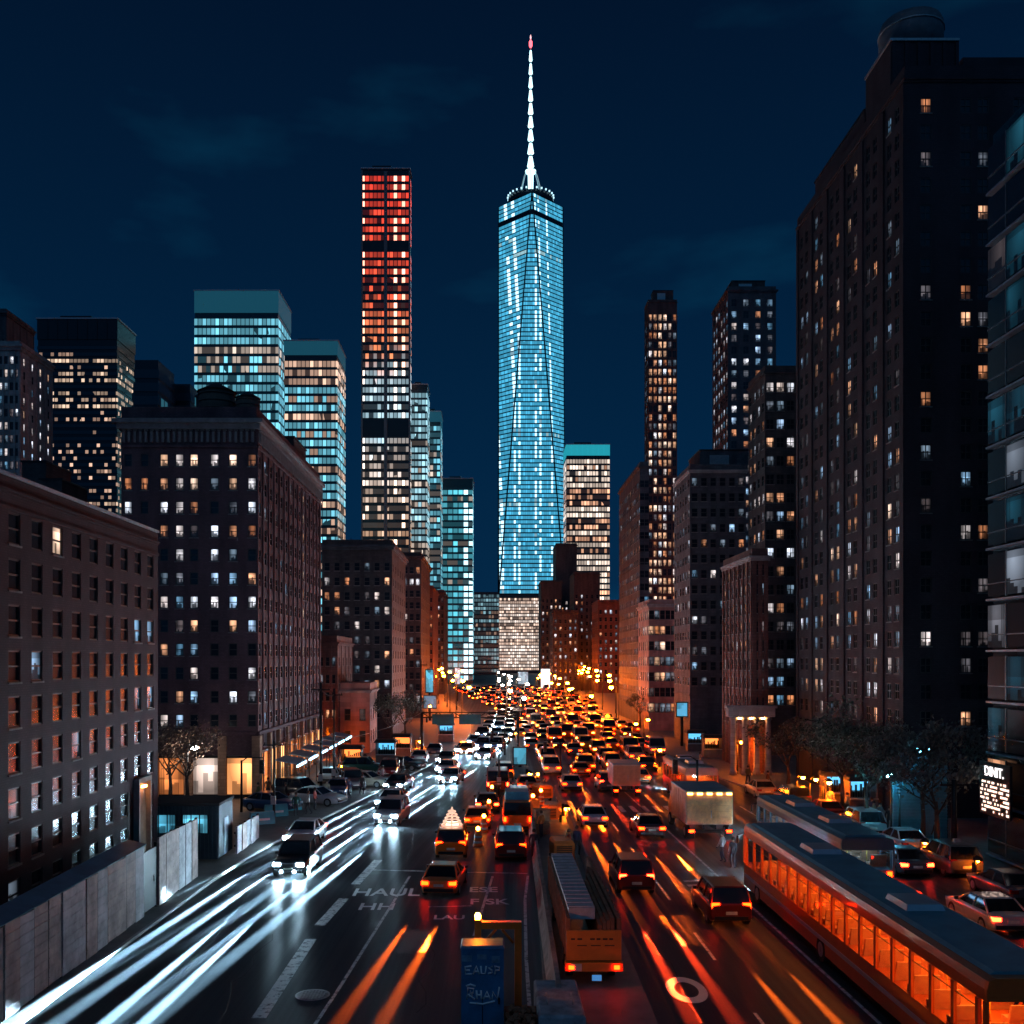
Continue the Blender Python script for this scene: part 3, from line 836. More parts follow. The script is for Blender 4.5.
# --- glass towers: one glazed band per storey
def tower(name, label, pa, pb, Y, ptop, depth, fh, mat, crown=0.0, body=(0.012, 0.02, 0.03), crown_mat=None, zb=0.0, mullion=None, bandh=0.66, roofbits=True, zcut=None):
    x0, x1 = (pa - 490) * Y / 1000, (pb - 490) * Y / 1000
    z1 = 12 + (660 - ptop) * Y / 1000
    w = x1 - x0
    root = thing(name, label, 'skyscraper', ((x0 + x1) / 2, Y + depth / 2, 0))
    bm_ = glass_dark('tower_body_%.3f' % sum(body), body, 0.25)
    b = MB(); b.span(-w / 2, w / 2, -depth / 2, depth / 2, zb, z1 - crown); b.build('wall', [bm_], root)
    if crown:
        b = MB(); b.span(-w / 2 - .2, w / 2 + .2, -depth / 2 - .2, depth / 2 + .2, z1 - crown + 0.01, z1 - .4)
        for k in range(1, 8): b.span(-w / 2 + w * k / 8 - .12, -w / 2 + w * k / 8 + .12, -depth / 2 - .4, -depth / 2 - .21, z1 - crown, z1 - .41)
        b.build('crown', [crown_mat or bm_], root)
        b = MB(); b.span(-w / 2 - .5, w / 2 + .5, -depth / 2 - .5, depth / 2 + .5, z1 - .39, z1); b.build('roof_edge', [plain('roof_edge_metal', (.35, .42, .46), .4, .3)], root)
    n = int((z1 - crown - zb - 2) / fh)
    bb = MB(); h = fh * bandh
    bb.span(-w / 2 - .18, w / 2 + .18, -depth / 2 - .18, depth / 2 + .18, 0, h)
    me = bb.mesh('window_band', [mat])
    cut = []
    for k in range(n):
        z = z1 - crown - 1.0 - fh * (k + 1)
        if k >= 100: cut.append(z); continue
        if zcut and zcut(z): continue
        link('window_band', me, root, (0, 0, z))
    if mullion:
        for side in (-1, 1):
            b = MB(); b.span(side * w / 2 - .35, side * w / 2 + .35, -depth / 2 - .4, -depth / 2 + .3, zb, z1 - crown); b.build('corner_column', [mullion], root)
    if roofbits:
        b = MB(); b.span(-w * .3, w * .1, -depth * .2, depth * .2, z1, z1 + 2.2); b.build('plant_room', [bm_], root)
    return root

W1 = (1.0, 0.62, 0.44); W2 = (1.0, 0.80, 0.66); C1 = (0.22, 0.72, 0.92); C2 = (0.45, 0.85, 1.0)
tower('dark_office_tower', 'dark boxy office tower with scattered warm lit storeys on the far left', 38, 117, 300, 318, 15, 1.95, band_mat('office_warm', 1.15, 0.44, W1, (1.0, .70, .50), .6, 1.0, base=0.0, cluster=.03), crown=6.5, body=(.008, .014, .022), bandh=.5)
tower('teal_glass_tower', 'broad teal glass tower with peach lit storeys under a dark crown band', 195, 278, 350, 290, 22, 3.3, band_mat('office_teal', 1.5, 0.80, W2, C1, .34, 1.15, base=0.06, cluster=.035), crown=8, body=(.01, .05, .07), crown_mat=emit('crown_teal_glow', (.007, .058, .092), 1.0, False))  # crown's teal is a faint glow put into the material
tower('banded_glass_tower', 'slimmer glass tower in alternating peach and teal storeys right of the broad one', 284.5, 337, 330, 340, 18, 2.9, band_mat('office_mixed', 1.4, 0.76, W1, C1, .55, 1.2, base=0.05, cluster=.04), crown=5, body=(.01, .04, .06), crown_mat=emit('crown_teal_glow', (.007, .058, .092), 1.0, False))
RED = (1.0, 0.12, 0.05); ORG = (1.0, 0.30, 0.12); PCH = (1.0, .66, .5)
tower('red_lit_tower', 'very tall slender tower glowing red near its top and white lower down', 362, 409.5, 420, 168, 8, 3.55,
      band_mat('office_red', 1.7, 0.72, RED, ORG, .5, 1.35, base=0.04, hot_col=(1.0, .72, .52), zramp=(218.0, [(0.22, (1.0, .42, .18)), (0.30, (1.0, .62, .4)), (0.46, (.9, .8, .75)), (0.50, (.5, .8, .95)), (0.60, (.6, .8, .9)), (0.66, (1.0, .30, .12)), (0.78, (1.0, .10, .04)), (1.0, (1.0, .06, .03))]), column=1.5, cluster=.025),
      crown=1.0, body=(.012, .025, .035), mullion=plain('tower_column', (.1, .13, .15), .5), bandh=.6, zcut=lambda z: 104 < z < 112 or 182 < z < 185)
for q in (12.0 - 3.5,):
    pass
RTc = [o for o in COL.objects if o.name == 'red_lit_tower'][0]
b = MB(); b.span(-.7, .7, -4.75, -4.2, 40, 217); b.build('central_column', [plain('tower_column', (.1, .13, .15), .5)], RTc)
tower('pale_slim_tower', 'slim pale tower tucked against the right side of the red lit tower', 411, 427, 440, 384, 16, 3.0, band_mat('slim_white', 1.6, 0.74, W2, C2, .45, 1.1, base=.05), crown=2, body=(.02, .05, .07))
tower('second_slim_tower', 'second slim pale tower stepping down beside the first', 425.5, 440.5, 460, 411, 16, 3.0, band_mat('slim_blue', 1.6, 0.66, W2, C1, .3, 1.2, base=.08), crown=5, body=(.02, .06, .08), crown_mat=emit('crown_teal_glow', (.007, .058, .092), 1.0, False))
tower('teal_end_tower', 'bright teal glass block at the end of the avenue left of the spire tower', 443, 472.5, 500, 478, 24, 3.2, band_mat('end_teal', 2.6, 0.8, W2, (.12, .62, .78), .12, 1.15, base=.09, column=1.5), crown=4, body=(.01, .08, .11))
tower('distant_office_block', 'distant dim office block between the teal block and the spire tower', 474, 499, 820, 592, 20, 3.4, band_mat('dim_far', 2.2, 0.40, W1, C2, .4, .45, base=.02), body=(.01, .02, .035), roofbits=False)
tower('teal_crown_tower', 'office tower with warm lit storeys under a glowing teal crown right of the spire', 566.5, 609.5, 520, 444, 20, 3.1, band_mat('crown_warm', 1.5, 0.76, (1.0, .50, .30), W2, .5, 1.5, base=.02, cluster=.03), crown=6, body=(.01, .02, .03), crown_mat=emit('crown_glow', (.02, .42, .52), .75, False))
for (pa, pb, pt, pl, lab) in ((135, 158, 360, 196, 'small dark roof turret with a lit corner left of the broad teal tower'), (133, 190, 384, 210, 'low dark glass block with a blue lit edge left of the broad teal tower')):
    tower('dark_glass_block', lab, pa, pb, pl, pt, 10, 2.6, band_mat('dark_blocks', 2.2, .10, W1, (.1, .45, .6), .3, .6, base=.0), body=(.006, .018, .03), roofbits=False)

# --- the spire tower
Yw = 900.0; aw = 33 * .9; cxw = (532 - 490) * .9; zt_ = 12 + (660 - 192) * .9; zb_ = 12 + (660 - 594) * .9
ST = thing('spire_skyscraper', 'tallest glass skyscraper with tapering triangular faces and a bright tiered spire', 'skyscraper', (cxw, Yw + aw, 0))
def octa(t, off=0.0):
    c = [(-1, -1), (1, -1), (1, 1), (-1, 1)]; mdl = [(0, -1), (1, 0), (0, 1), (-1, 0)]
    out = []
    for k in range(4):
        m = mdl[k]; c1 = c[k]; c2 = c[(k + 1) % 4]
        for q in (c1, c2):
            p = Vector((q[0] + (m[0] - q[0]) * t, q[1] + (m[1] - q[1]) * t)) * aw
            out.append(p * (1 + off / max(1, p.length)))
    return out
b = MB(); b.rings([[(*p, zb_) for p in octa(0.0001)], [(*p, zt_) for p in octa(0.9999)]], 0, False)
b.build('wall', [glass_dark('spire_body', (.006, .035, .05), .2)], ST)
WT = band_mat('spire_glazing', 2.1, 0.95, (.50, .85, .95), (.075, .50, .80), .05, .6, base=.54, column=2.8, cluster=.012, floor_off=-.2, ymul=.35)
nfl = 92; fh = (zt_ - zb_) / nfl
for k in range(nfl):
    t0, t1 = (k + .15) / nfl, (k + .85) / nfl
    if k == 87: continue
    z0_, z1_ = zb_ + (k + .15) * fh, zb_ + (k + .85) * fh
    b = MB(); b.rings([[(*p, z0_) for p in octa(t0, .35)], [(*p, z1_) for p in octa(t1, .35)]], 0, False)
    b.build('window_band', [WT], ST)
EDGE = plain('steel_edge', (.02, .05, .07), .35, .4)
c4 = [(-1, -1), (1, -1), (1, 1), (-1, 1)]; m4 = [(0, -1), (1, 0), (0, 1), (-1, 0)]
for k in range(4):
    for q in (c4[k], c4[(k + 1) % 4]):
        b = MB(); b.tube([(q[0] * aw, q[1] * aw, zb_), (m4[k][0] * aw, m4[k][1] * aw, zt_)], .75, 6); b.build('edge_column', [EDGE], ST)
pod = MB(); pod.span(-aw, aw, -aw, aw, 0, zb_ - .5); pod.build('podium', [glass_dark('podium_body', (.08, .06, .06), .4)], ST)
PODM = band_mat('podium_glow', 1.9, 0.95, (1.0, .70, .55), (1.0, .82, .72), .6, 1.4, base=.12, cluster=.02, floor_off=-.2)
pb_ = MB(); pb_.span(-aw - .3, aw + .3, -aw - .3, aw + .3, 0, 1.9); pm = pb_.mesh('podium_band', [PODM])
for k in range(23): link('podium_band', pm, ST, (0, 0, 3 + 2.85 * k))
b = MB(); b.lathe((0, 0, zt_), [(19, 0), (21, 2), (21, 7), (18, 8)], 28); b.build('roof_ring', [glass_dark('ring_body', (.02, .04, .05), .3)], ST)
b = MB()
for k in range(28):
    a = 2 * PI * k / 28; b.box((21.3 * math.cos(a), 21.3 * math.sin(a), zt_ + 8.6), (1.3, 1.3, 1.2))
b.build('ring_lamp', [emit('ring_lamp', (.5, .85, 1.0), 1.6, False)], ST)
SPW = emit('spire_light', (.55, .93, 1.0), 2.6, False)
zs0 = zt_ + 8; ztop = 12 + (660 - 36) * .93
b = MB(); b.tube([(0, 0, zs0 - 4), (0, 0, ztop - 8)], [1.6, .5], 8); b.build('mast', [M_steel], ST)
b = MB(); b.lathe((0, 0, zs0), [(7.5, 0), (8.3, 1.2), (4, 3), (2.3, 5), (2.6, 22), (5.0, 24), (5.0, 25.5), (1.2, 26)], 14); b.build('mast_base', [SPW], ST)
for k in range(6):
    a = 2 * PI * (k + .5) / 6
    b = MB(); b.tube([(4.6 * math.cos(a), 4.6 * math.sin(a), zs0 + 24.5), (7 * math.cos(a), 7 * math.sin(a), zs0 + 19), (12 * math.cos(a), 12 * math.sin(a), zs0)], .42, 5); b.build('stay', [emit('stay_light', (.35, .6, .7), .5, False)], ST)
z = zs0 + 28
for k in range(9):
    sh = (ztop - 12 - zs0 - 28) / 9
    r = 3.2 - k * .2
    b = MB(); b.lathe((0, 0, z), [(r * .45, 0), (r, .12 * sh), (r * .5, .86 * sh), (r * .3, .87 * sh)], 10); b.build('spire_tier', [SPW], ST)
    z += sh
b = MB(); b.lathe((0, 0, z + .5), [(.6, 0), (1.6, 2), (1.6, 6), (.3, 8)], 10); b.build('beacon', [emit('beacon_red', (1.0, .12, .16), 3, False)], ST)
b = MB(); b.lathe((0, 0, z + 9), [(.5, 0), (.8, 1.5), (.2, 4)], 8); b.build('beacon_tip', [emit('beacon_tip', (1.0, .55, .6), 1.5, False)], ST)

# --- right side
SLM = mixer(d=3, w=2.0, W=3.0, h=2, m=1)
def slim_mix(r, ci, ri):
    if ci in (2, 3): return r.choices('Wwhd', (6, 3, 2, .6))[0]
    if ri in (26, 27, 28): return r.choices('Ww', (1, 2))[0]
    return r.choices('dmwWh', (3.2, 2, 2.6, 2.2, .8))[0]
blk('slender_apartment_tower', 'slender apartment tower with a bright column of warm windows right of the spire', 648, 677, 330, 302, 7, DKB, 21, 'left', 6, 3, 20, 36, 3.0, 1.15, 2.2, slim_mix, mixer(b=3, d=2, m=2), cornice=0.5, piers=(.3, .08), style='cross')
rx = px(652, 0, 331)[0]
roof_box('stepped plant room on the slender apartment tower', px(653, 0, 332)[0], px(673, 0, 332)[0], 331.5, 336, px(0, 302, 330)[2], px(0, 289, 330)[2], DKB)
blk('pointed_apartment_tower', 'broad dark apartment tower with pale windows and a pale left edge', 728, 776, 220, 290, 15, GRB, 22, 'left', 4, 6, 36, 24, 2.6, 1.2, 1.6, mixer(d=3, b=3, h=1.6, m=2, w=.6), mixer(b=3, h=2, d=1.5), cornice=1.0, piers=(.3, .08), style='cross')
roof_box('dark penthouse on the broad apartment tower', px(732, 0, 223)[0], px(765, 0, 223)[0], 223, 230, px(0, 290, 220)[2], px(0, 276, 220)[2], DKB)
blk('street_wall_block', 'long grey street wall block of small lit windows on the right of the avenue', 640, 649, 186, 466, 30, GRB, 23, 'left', 2, 15, 4, 18, 2.4, 0.9, 1.3, mixer(d=5, b=1, w=.6), mixer(d=2, m=2, b=2.2, h=1.8, w=1.6), cornice=.8, bands=[(9, .2, .1), (30, .2, .1)])
blk('pink_stone_building', 'mid height pinkish stone building with warm shopfront rooms', 649, 676, 168, 604, 12, PINK, 24, 'left', 5, 5, 4, 7, 2.6, 1.0, 1.5, mixer(d=3, w=2, W=1, m=2), mixer(w=2, W=2, h=1, d=1), cornice=1.0, trim=PALE)
R4 = blk('grey_setback_block', 'dark grey block with pale left flank and a few lit windows', 690, 746, 140, 470, 12, GRB, 25, 'left', 6, 6, 9, 15, 2.15, 0.85, 1.2, mixer(d=8, m=2, h=.8, b=.6, w=.4), mixer(d=3, m=2, h=1), cornice=.8, trim=PALE, bands=[(7.0, .25, .1)])
roof_box('upper setback storeys of the grey block', px(700, 0, 143)[0], px(748, 0, 143)[0], 143, 151, px(0, 470, 140)[2], px(0, 446, 140)[2], GRB)
def r3mix(r, ci, ri): return r.choices('dmhw', (3, 2, 1.6, 2.2))[0]
blk('striped_brick_building', 'reddish brick building with tall vertical piers lit from the street', 752, 768, 105, 556, 13, REDB, 26, 'left', 2, 7, 5.5, 9, 2.0, 0.7, 1.2, mixer(d=5, m=1), r3mix, cornice=.9, piers=(.45, .12), trim=PALE)
blk('dark_apartment_block', 'dark apartment block with orange windows beside the giant tower', 765, 806, 125, 372, 8, DKB, 27, 'left', 4, 4, 7, 18, 2.3, 1.0, 1.3, mixer(d=4, w=2, b=1, h=.7, m=1.5), mixer(h=2, w=2, m=1, d=2), cornice=.6, style='cross')
for (pa, pb, pt, Yb, sd, lab, nm) in (
    (541, 562, 582, 430, 31, 'low dark block at the foot of the spire tower', 'dark_infill_block'),
    (556, 577, 545, 445, 32, 'stepped dark block with a few white windows right of the spire foot', 'dark_stepped_block'),
    (574, 600, 574, 400, 33, 'dark block with a row of warm top windows below the teal crowned tower', 'dark_row_block'),
    (598, 624, 602, 360, 34, 'reddish dark block close to the long grey street wall', 'dark_red_block'),
    (553, 578, 612, 380, 35, 'small dark block with scattered lights above the distant jam', 'small_dark_block')):
    blk(nm, lab, pa, pb, Yb, pt, 22, DKB if sd != 34 else REDB, sd, 'left', 5, 8, 5, 13, 2.7, 0.9, 1.5, mixer(d=6, h=2, m=2, w=1), mixer(d=4, h=1.5, m=2, w=1.5), cornice=.8)

# --- R1: giant tower at the right
GIANT = masonry('dark_umber_brick', (0.047, 0.035, 0.045), 0.14)
R1x0, R1x1, R1y0, R1y1, R1z = 31.1, 47.0, 75.0, 101.2, 55.6
def giant_side(r, ci, ri):
    if ri < 11: return r.choices('dmbwhW', (5, 2, 2, 1.2, 1, .5))[0]
    return r.choices('dmbwW', (9, 1.8, 1.2, 1.0, .3))[0]
def giant_front(r, ci, ri): return r.choices('dmwhb', (9, 1.6, 1.1, .5, .8))[0]
gcols = []
for k in range(6):
    c = 26.2 * (k + .5) / 6
    gcols += [(c - .75, .82), (c + .75, .82)]
R1 = building('giant_apartment_tower', 'giant dark brick apartment tower with vertical piers filling the right side', R1x0, R1x1, R1y0, R1y1, R1z, GIANT,
    {'left': dict(cols=gcols, rows=storeys(7.6, 24, 2.0, 1.25), mix=giant_side, bands=[(5.9, .3, .5)]),
     'front': dict(cols=[(1.6, .85), (4.6, .85), (5.9, .85), (8.6, .9), (11, .9), (13.5, .9)], rows=storeys(7.6, 24, 2.0, 1.15), mix=giant_front)}, seed=41, cornice=.5, style='cross', parapet=1.0)
for k in range(7):
    y = 26.2 * k / 6 - 13.1
    w = 0.95
    ya, yb = max(y - w / 2, -13.1), min(y + w / 2, 13.1)
    b = MB(); b.span(-8.07, -7.94, ya, yb, 0.1, R1z - .35); b.build('pier', [GIANT], R1)
TANKM = plain('tank_steel', (.13, .14, .16), .6, .2)
th = thing('rooftop_tank_house', 'domed dark tank enclosure crowning the giant apartment tower', 'tank house', (34.3, 81.5, R1z))
b = MB(); b.span(-2.7, 2.6, -2.6, 2.6, 0, 5.2)
for k in range(6): b.span(-2.6 + 1.0 * k, -2.35 + 1.0 * k, -2.72, -2.602, 0, 5.1)
b.build('wall', [GIANT], th)
b = MB(); b.span(-2.8, 2.7, -2.75, 2.7, 5.203, 5.4); b.build('roof_edge', [M_steel], th)
b = MB(); b.lathe((0, 0, 5.4), [(2.45, 0), (2.5, 2.3), (2.3, 2.8), (1.2, 3.1), (.1, 3.15)], 20); b.build('tank', [TANKM], th)
b = MB(); b.lathe((0, 0, 7.3), [(2.56, 0), (2.56, .12)], 20); b.build('hoop', [M_steel], th)
roof_box('lower setback storey stepping down along the giant tower roof', 32.2, 38.0, 86, 99, R1z, R1z + 3.6, GIANT)
building('rear_wing_tower', 'dark rear wing standing behind the giant tower at the right edge', 43.5, 56.5, 92, 104, 12 + 594 * .092, GIANT,
    {'front': dict(cols=even(13, 6, .9), rows=storeys(20, 23, 2.0, 1.15), mix=mixer(d=6, m=1, h=.6, w=.6))}, seed=43, cornice=.5, style='cross')

# --- R0: glass block at the right edge
R0x, R0y0, R0y1, R0z = 29.7, 30.0, 60.2, 43.6
R0 = thing('glass_corner_block', 'blue glass block with thin white floor lines at the right edge', 'building', (R0x + 9, (R0y0 + R0y1) / 2, 0))
hl = (R0y1 - R0y0) / 2
b = MB(); b.span(-8.4, 9, -hl, hl, 0, R0z); b.build('wall', [glass_dark('blue_glass_wall', (.008, .035, .055), .12)], R0)
R0d = lit_window('glass_room_blue', (.02, .16, .28), .22, (.04, .28, .42), .02)
fl = 3.05; nb = 14
rr = random.Random(55)
states = [M_glass, R0d, WARM, WARMB, BLUE, WHITE, DIM]
R0mesh = {}
bw = (R0y1 - R0y0) / nb
for si in range(len(states)):
    b = MB(); b.quad((0, bw / 2 - .06, .25), (0, -bw / 2 + .06, .25), (0, -bw / 2 + .06, fl - .3), (0, bw / 2 - .06, fl - .3), 0, [(0, 0), (1, 0), (1, 1), (0, 1)])
    b.span(-.03, .05, -bw / 2 - .05, -bw / 2 + .05, .2, fl - .25, 1)
    b.span(-.05, .04, -bw / 2 + .06, bw / 2 - .06, fl * .32, fl * .32 + .06, 1)
    R0mesh[si] = b.mesh('window', [states[si], plain('alu_mullion', (.12, .16, .19), .35, .6)])
for f in range(14):
    zf = f * fl + .3
    b = MB(); b.span(-8.84, -8.3, -hl - .1, hl + .05, zf - .02, zf + .10); b.build('floor_line', [plain('pale_spandrel', (.20, .26, .32), .4, .3)], R0)
    for k in range(nb):
        if nb * f + k >= 196: continue
        vis = k >= nb - 4
        ws = (8, 5, 0.35, .0, .4, .0, .5) if f > 7 else (7, 3, 1.5, .1, .5, .1, 1.4)
        si = rr.choices(range(len(states)), ws)[0]
        if not vis and k < nb - 7: continue
        link('window', R0mesh[si], R0, (-8.75, -hl + bw * (k + .5), zf + .0))
# lit sign on the glass block
sg_ = thing('dot_matrix_sign', 'large lit dot matrix sign low on the blue glass block', 'sign', (R0x - .28, 58.1, 2.9))
b = MB(); b.span(-.12, .02, -1.75, 1.75, 0, 3.1); b.build('panel', [plain('sign_black', (.01, .011, .013), .4)], sg_)
b = MB()
for q in range(8):
    for k in range(20):
        if rr.random() < .62: b.box((-.14, -1.6 + .165 * k, .25 + .24 * q), (.03, .09, .10 + .05 * rr.random()))
b.build('dot_row', [emit('sign_dots', (1.0, .68, .55), 2.2, False)], sg_)
me = text_mesh('DINIT.', .78, 'lettering', emit('sign_letters', (1.0, .92, .9), 2.0, False), extrude=.01, bold=.015)
o = link('lettering', me, sg_, (-.15, 0, 2.55)); o.rotation_euler = (R(90), 0, R(-90))

# ------------------------------------------------------------------ vehicles
HEAD = emit('headlight_lens', (0.50, 0.80, 1.0), 900)
TAIL = emit('tail_lens', (1.0, 0.018, 0.004), 55)
TAILO = emit('amber_lens', (1.0, 0.012, 0.0006), 50)
AMB = emit('far_amber_lens', (1.0, 0.016, 0.0008), 60)
AMBW = emit('far_pale_lens', (1.0, 0.10, 0.008), 110)
M_tyre = plain('tyre_rubber', (0.012, 0.012, 0.012), 0.85)
M_rim = plain('alloy_rim', (0.35, 0.36, 0.38), 0.35, 0.8)
M_cglass = glass_dark('car_glass', (0.008, 0.01, 0.014), 0.06)
def paint(col, nm): return plain('car_paint_' + nm, col, 0.28, 0.25, 0.06, 1.0, 0.0, 0.5, 0.6)
PAINTS = {'black': (.012, .012, .014), 'grey': (.10, .10, .11), 'silver': (.40, .41, .43), 'white': (.70, .70, .70), 'dark blue': (.02, .05, .12),
          'dark red': (.16, .015, .012), 'yellow': (.75, .33, .02), 'orange': (.70, .17, .015), 'green': (.02, .08, .05), 'beige': (.38, .32, .25)}
def body_sec(y, w, zb, zt):
    return [(-w * .94, y, zb), (-w, y, zb + .18), (-w, y, zt - .16), (-w * .93, y, zt - .03), (-w * .6, y, zt + .015), (w * .6, y, zt + .015), (w * .93, y, zt - .03), (w, y, zt - .16), (w, y, zb + .18), (w * .94, y, zb)]
CAR = {
 'sedan': dict(sec=[(-2.32, .74, .36, .66), (-2.2, .86, .26, .76), (-1.5, .93, .22, .88), (-.8, .95, .22, .95), (1.2, .95, .22, .98), (1.85, .93, .24, .98), (2.2, .88, .28, .92), (2.32, .78, .4, .86)],
               cab=(-.95, 1.85, .86, -.15, 1.1, .66, .94, 1.45), wb=1.42, r=.34, tz=.78, hz=.66),
 'suv': dict(sec=[(-2.3, .78, .42, .80), (-2.2, .9, .32, .92), (-1.4, .97, .28, 1.06), (-.9, .98, .28, 1.1), (1.5, .98, .28, 1.12), (2.15, .95, .3, 1.1), (2.3, .88, .42, 1.02)],
             cab=(-1.0, 2.22, .9, -.35, 1.9, .74, 1.08, 1.78), wb=1.45, r=.38, tz=.95, hz=.8),
 'van': dict(sec=[(-2.5, .84, .42, .95), (-2.4, .96, .32, 1.1), (-1.7, 1.02, .3, 1.25), (2.4, 1.02, .3, 1.3), (2.5, .98, .4, 1.25)],
             cab=(-1.85, 2.46, .98, -1.1, 2.38, .9, 1.24, 2.2), wb=1.6, r=.38, tz=1.0, hz=.82)}
def car_body(b, k, mp=0):
    b.rings([body_sec(*s) for s in CAR[k]['sec']], mp, True)
    y0, y1, w0, ya, yb, w1, z0, z1 = CAR[k]['cab']
    # roof panel and pillars
    b.rings([[(-w1, ya, z1 - .05), (w1, ya, z1 - .05), (w1, yb, z1 - .05), (-w1, yb, z1 - .05)], [(-w1 * .9, ya + .1, z1), (w1 * .9, ya + .1, z1), (w1 * .9, yb - .1, z1), (-w1 * .9, yb - .1, z1)]], mp, False)
    for sx in (-1, 1):
        for (a, c) in ((y0, ya), (y1, yb), ((y0 + y1) / 2, (ya + yb) / 2)):
            b.tube([(sx * w0 * 1.003, a, z0 - .02), (sx * w1 * 1.01, c, z1 - .04)], .045, 5, mp)
def car_glass(b, k, mg=0):
    y0, y1, w0, ya, yb, w1, z0, z1 = CAR[k]['cab']
    b.rings([[(-w0, y0, z0 - .03), (w0, y0, z0 - .03), (w0, y1, z0 - .03), (-w0, y1, z0 - .03)], [(-w1, ya, z1 - .06), (w1, ya, z1 - .06), (w1, yb, z1 - .06), (-w1, yb, z1 - .06)]], mg, False)
def lamp_geo(b, k, front, sx, m=0):
    c = CAR[k]
    if front: b.box((sx * .64, c['sec'][1][0] - .0, c['hz']), (.40, .22, .17), m)
    else:
        y = c['sec'][-2][0] + .03
        b.box((sx * (.70 if k != 'van' else .86), y, c['tz']), (.36 if k != 'van' else .18, .22, .17 if k == 'sedan' else .32), m)
CM = {}
BODY = {}
def car_parts(k):
    if k in CM: return CM[k]
    c = CAR[k]; d = {}
    b = MB(); car_glass(b, k); d['glass'] = b.mesh('cabin_glass', [M_cglass])
    b = MB(); b.cyl((0, 0, 0), c['r'], .22, 18, 'x'); d['tyre'] = b.mesh('wheel', [M_tyre])
    b = MB(); b.cyl((0, 0, 0), c['r'] * .62, .235, 12, 'x'); d['rim'] = b.mesh('rim', [M_rim])
    for sx in (-1, 1):
        b = MB(); lamp_geo(b, k, True, sx); d['h%d' % sx] = b.mesh('headlight', [HEAD]); d['o%d' % sx] = b.mesh('headlight', [plain('lamp_off', (.5, .5, .52), .15)])
        b = MB(); lamp_geo(b, k, False, sx); d['t%d' % sx] = b.mesh('taillight', [TAIL]); d['a%d' % sx] = b.mesh('taillight', [TAILO]); d['x%d' % sx] = b.mesh('taillight', [plain('lamp_red_off', (.2, .01, .01), .2)])
        b = MB(); b.cyl((sx * .36, c['sec'][1][0] - .17, .44), .08, .08, 10, 'y'); d['f%d' % sx] = b.mesh('added_fog_lamp', [HEAD])
        b = MB(); b.box((sx * 1.03, -.75 if k != 'van' else -1.55, CAR[k]['cab'][6] + .08), (.16, .1, .13)); d['m%d' % sx] = b.mesh('mirror', [M_dark])
    for q_, y_ in (('f', c['sec'][1][0] - .1), ('r', c['sec'][-2][0] + .1)):
        b = MB(); b.box((0, y_, .45), (1.5, .18, .16)); d['bump' + q_] = b.mesh('bumper', [M_dark])
    for q_, y_, z_ in (('f', c['sec'][0][0] - .03, .55), ('r', c['sec'][-1][0] + .03, .68)):
        b = MB(); b.box((0, y_, z_), (.5, .04, .13)); d['plate' + q_] = b.mesh('number_plate', [plain('plate_white', (.6, .58, .5), .5)])
    CM[k] = d
    return d
STREAK = bpy.data.lights.new('headlight_streak', 'SPOT')          # narrow overstrong spot, shaped to draw light streaks along the lane
STREAK.energy = 18000000; STREAK.color = (.42, .76, 1.0); STREAK.spot_size = R(6); STREAK.spot_blend = 1.0; STREAK.shadow_soft_size = .06
REAR_STREAK = {}
for nm_, c_ in (('tail', (1.0, .05, .01)), ('amber', (1.0, .13, .008))):   # spots added to draw red and orange streaks behind the rear lamps
    REAR_STREAK[nm_] = bpy.data.lights.new('taillight_streak', 'SPOT')
    REAR_STREAK[nm_].energy = 1000000; REAR_STREAK[nm_].color = c_; REAR_STREAK[nm_].spot_size = R(14); REAR_STREAK[nm_].spot_blend = 1.0; REAR_STREAK[nm_].shadow_soft_size = .08
def near_car(k, col, x, y, rz, label, group, lights='on', cat='car', name=None):
    """lights: 'on' | 'tail' | 'amber' | 'off'"""
    d = car_parts(k); c = CAR[k]
    t = thing(name or ('parked_car' if lights == 'off' else 'car') if k != 'van' else 'van', label, cat if k != 'van' else 'van', (x, y, 0.0), rz, group)
    if (k, col) not in BODY:
        b = MB(); car_body(b, k); BODY[(k, col)] = b.mesh('body', [paint(PAINTS[col], col.replace(' ', '_'))])
    link('body', BODY[(k, col)], t); link('cabin_glass', d['glass'], t); link('bumper', d['bumpf'], t); link('bumper', d['bumpr'], t); link('number_plate', d['platef'], t); link('number_plate', d['plater'], t)
    for sx in (-1, 1):
        for sy in (-1, 1):
            w = link('wheel', d['tyre'], t, (sx * .84, sy * c['wb'], c['r'])); link('rim', d['rim'], w)
        hl_ = link('headlight', d[('h' if lights in ('on',) else 'o') + str(sx)], t)
        if lights == 'on':
            bm = link('headlight_streak', STREAK, hl_, (sx * .64, c['sec'][1][0] - .14, c['hz']))
            bm.rotation_euler = (R(87.9), 0, PI); bm.scale = (.27, 1, 1)
            fg = link('added_fog_lamp', d['f%d' % sx], t)  # fog lamps added so each car throws more streaks
            bm = link('fog_streak', STREAK, fg, (sx * .27, c['sec'][1][0] - .16, .42))
            bm.rotation_euler = (R(88.3), 0, PI); bm.scale = (.2, 1, 1)
        tl_ = link('taillight', d[{'on': 't', 'tail': 't', 'amber': 'a', 'off': 'x'}[lights] + str(sx)], t)
        if lights in REAR_STREAK and not (group or '').startswith('vehicles queued'):
            bm = link('taillight_streak', REAR_STREAK[lights], tl_, (sx * (.70 if k != 'van' else .86), c['sec'][-2][0] + .18, c['tz']))
            bm.rotation_euler = (R(88.0), 0, 0); bm.scale = (.17, 1, 1)
        link('mirror', d['m%d' % sx], t)
    return t
FAR = {}
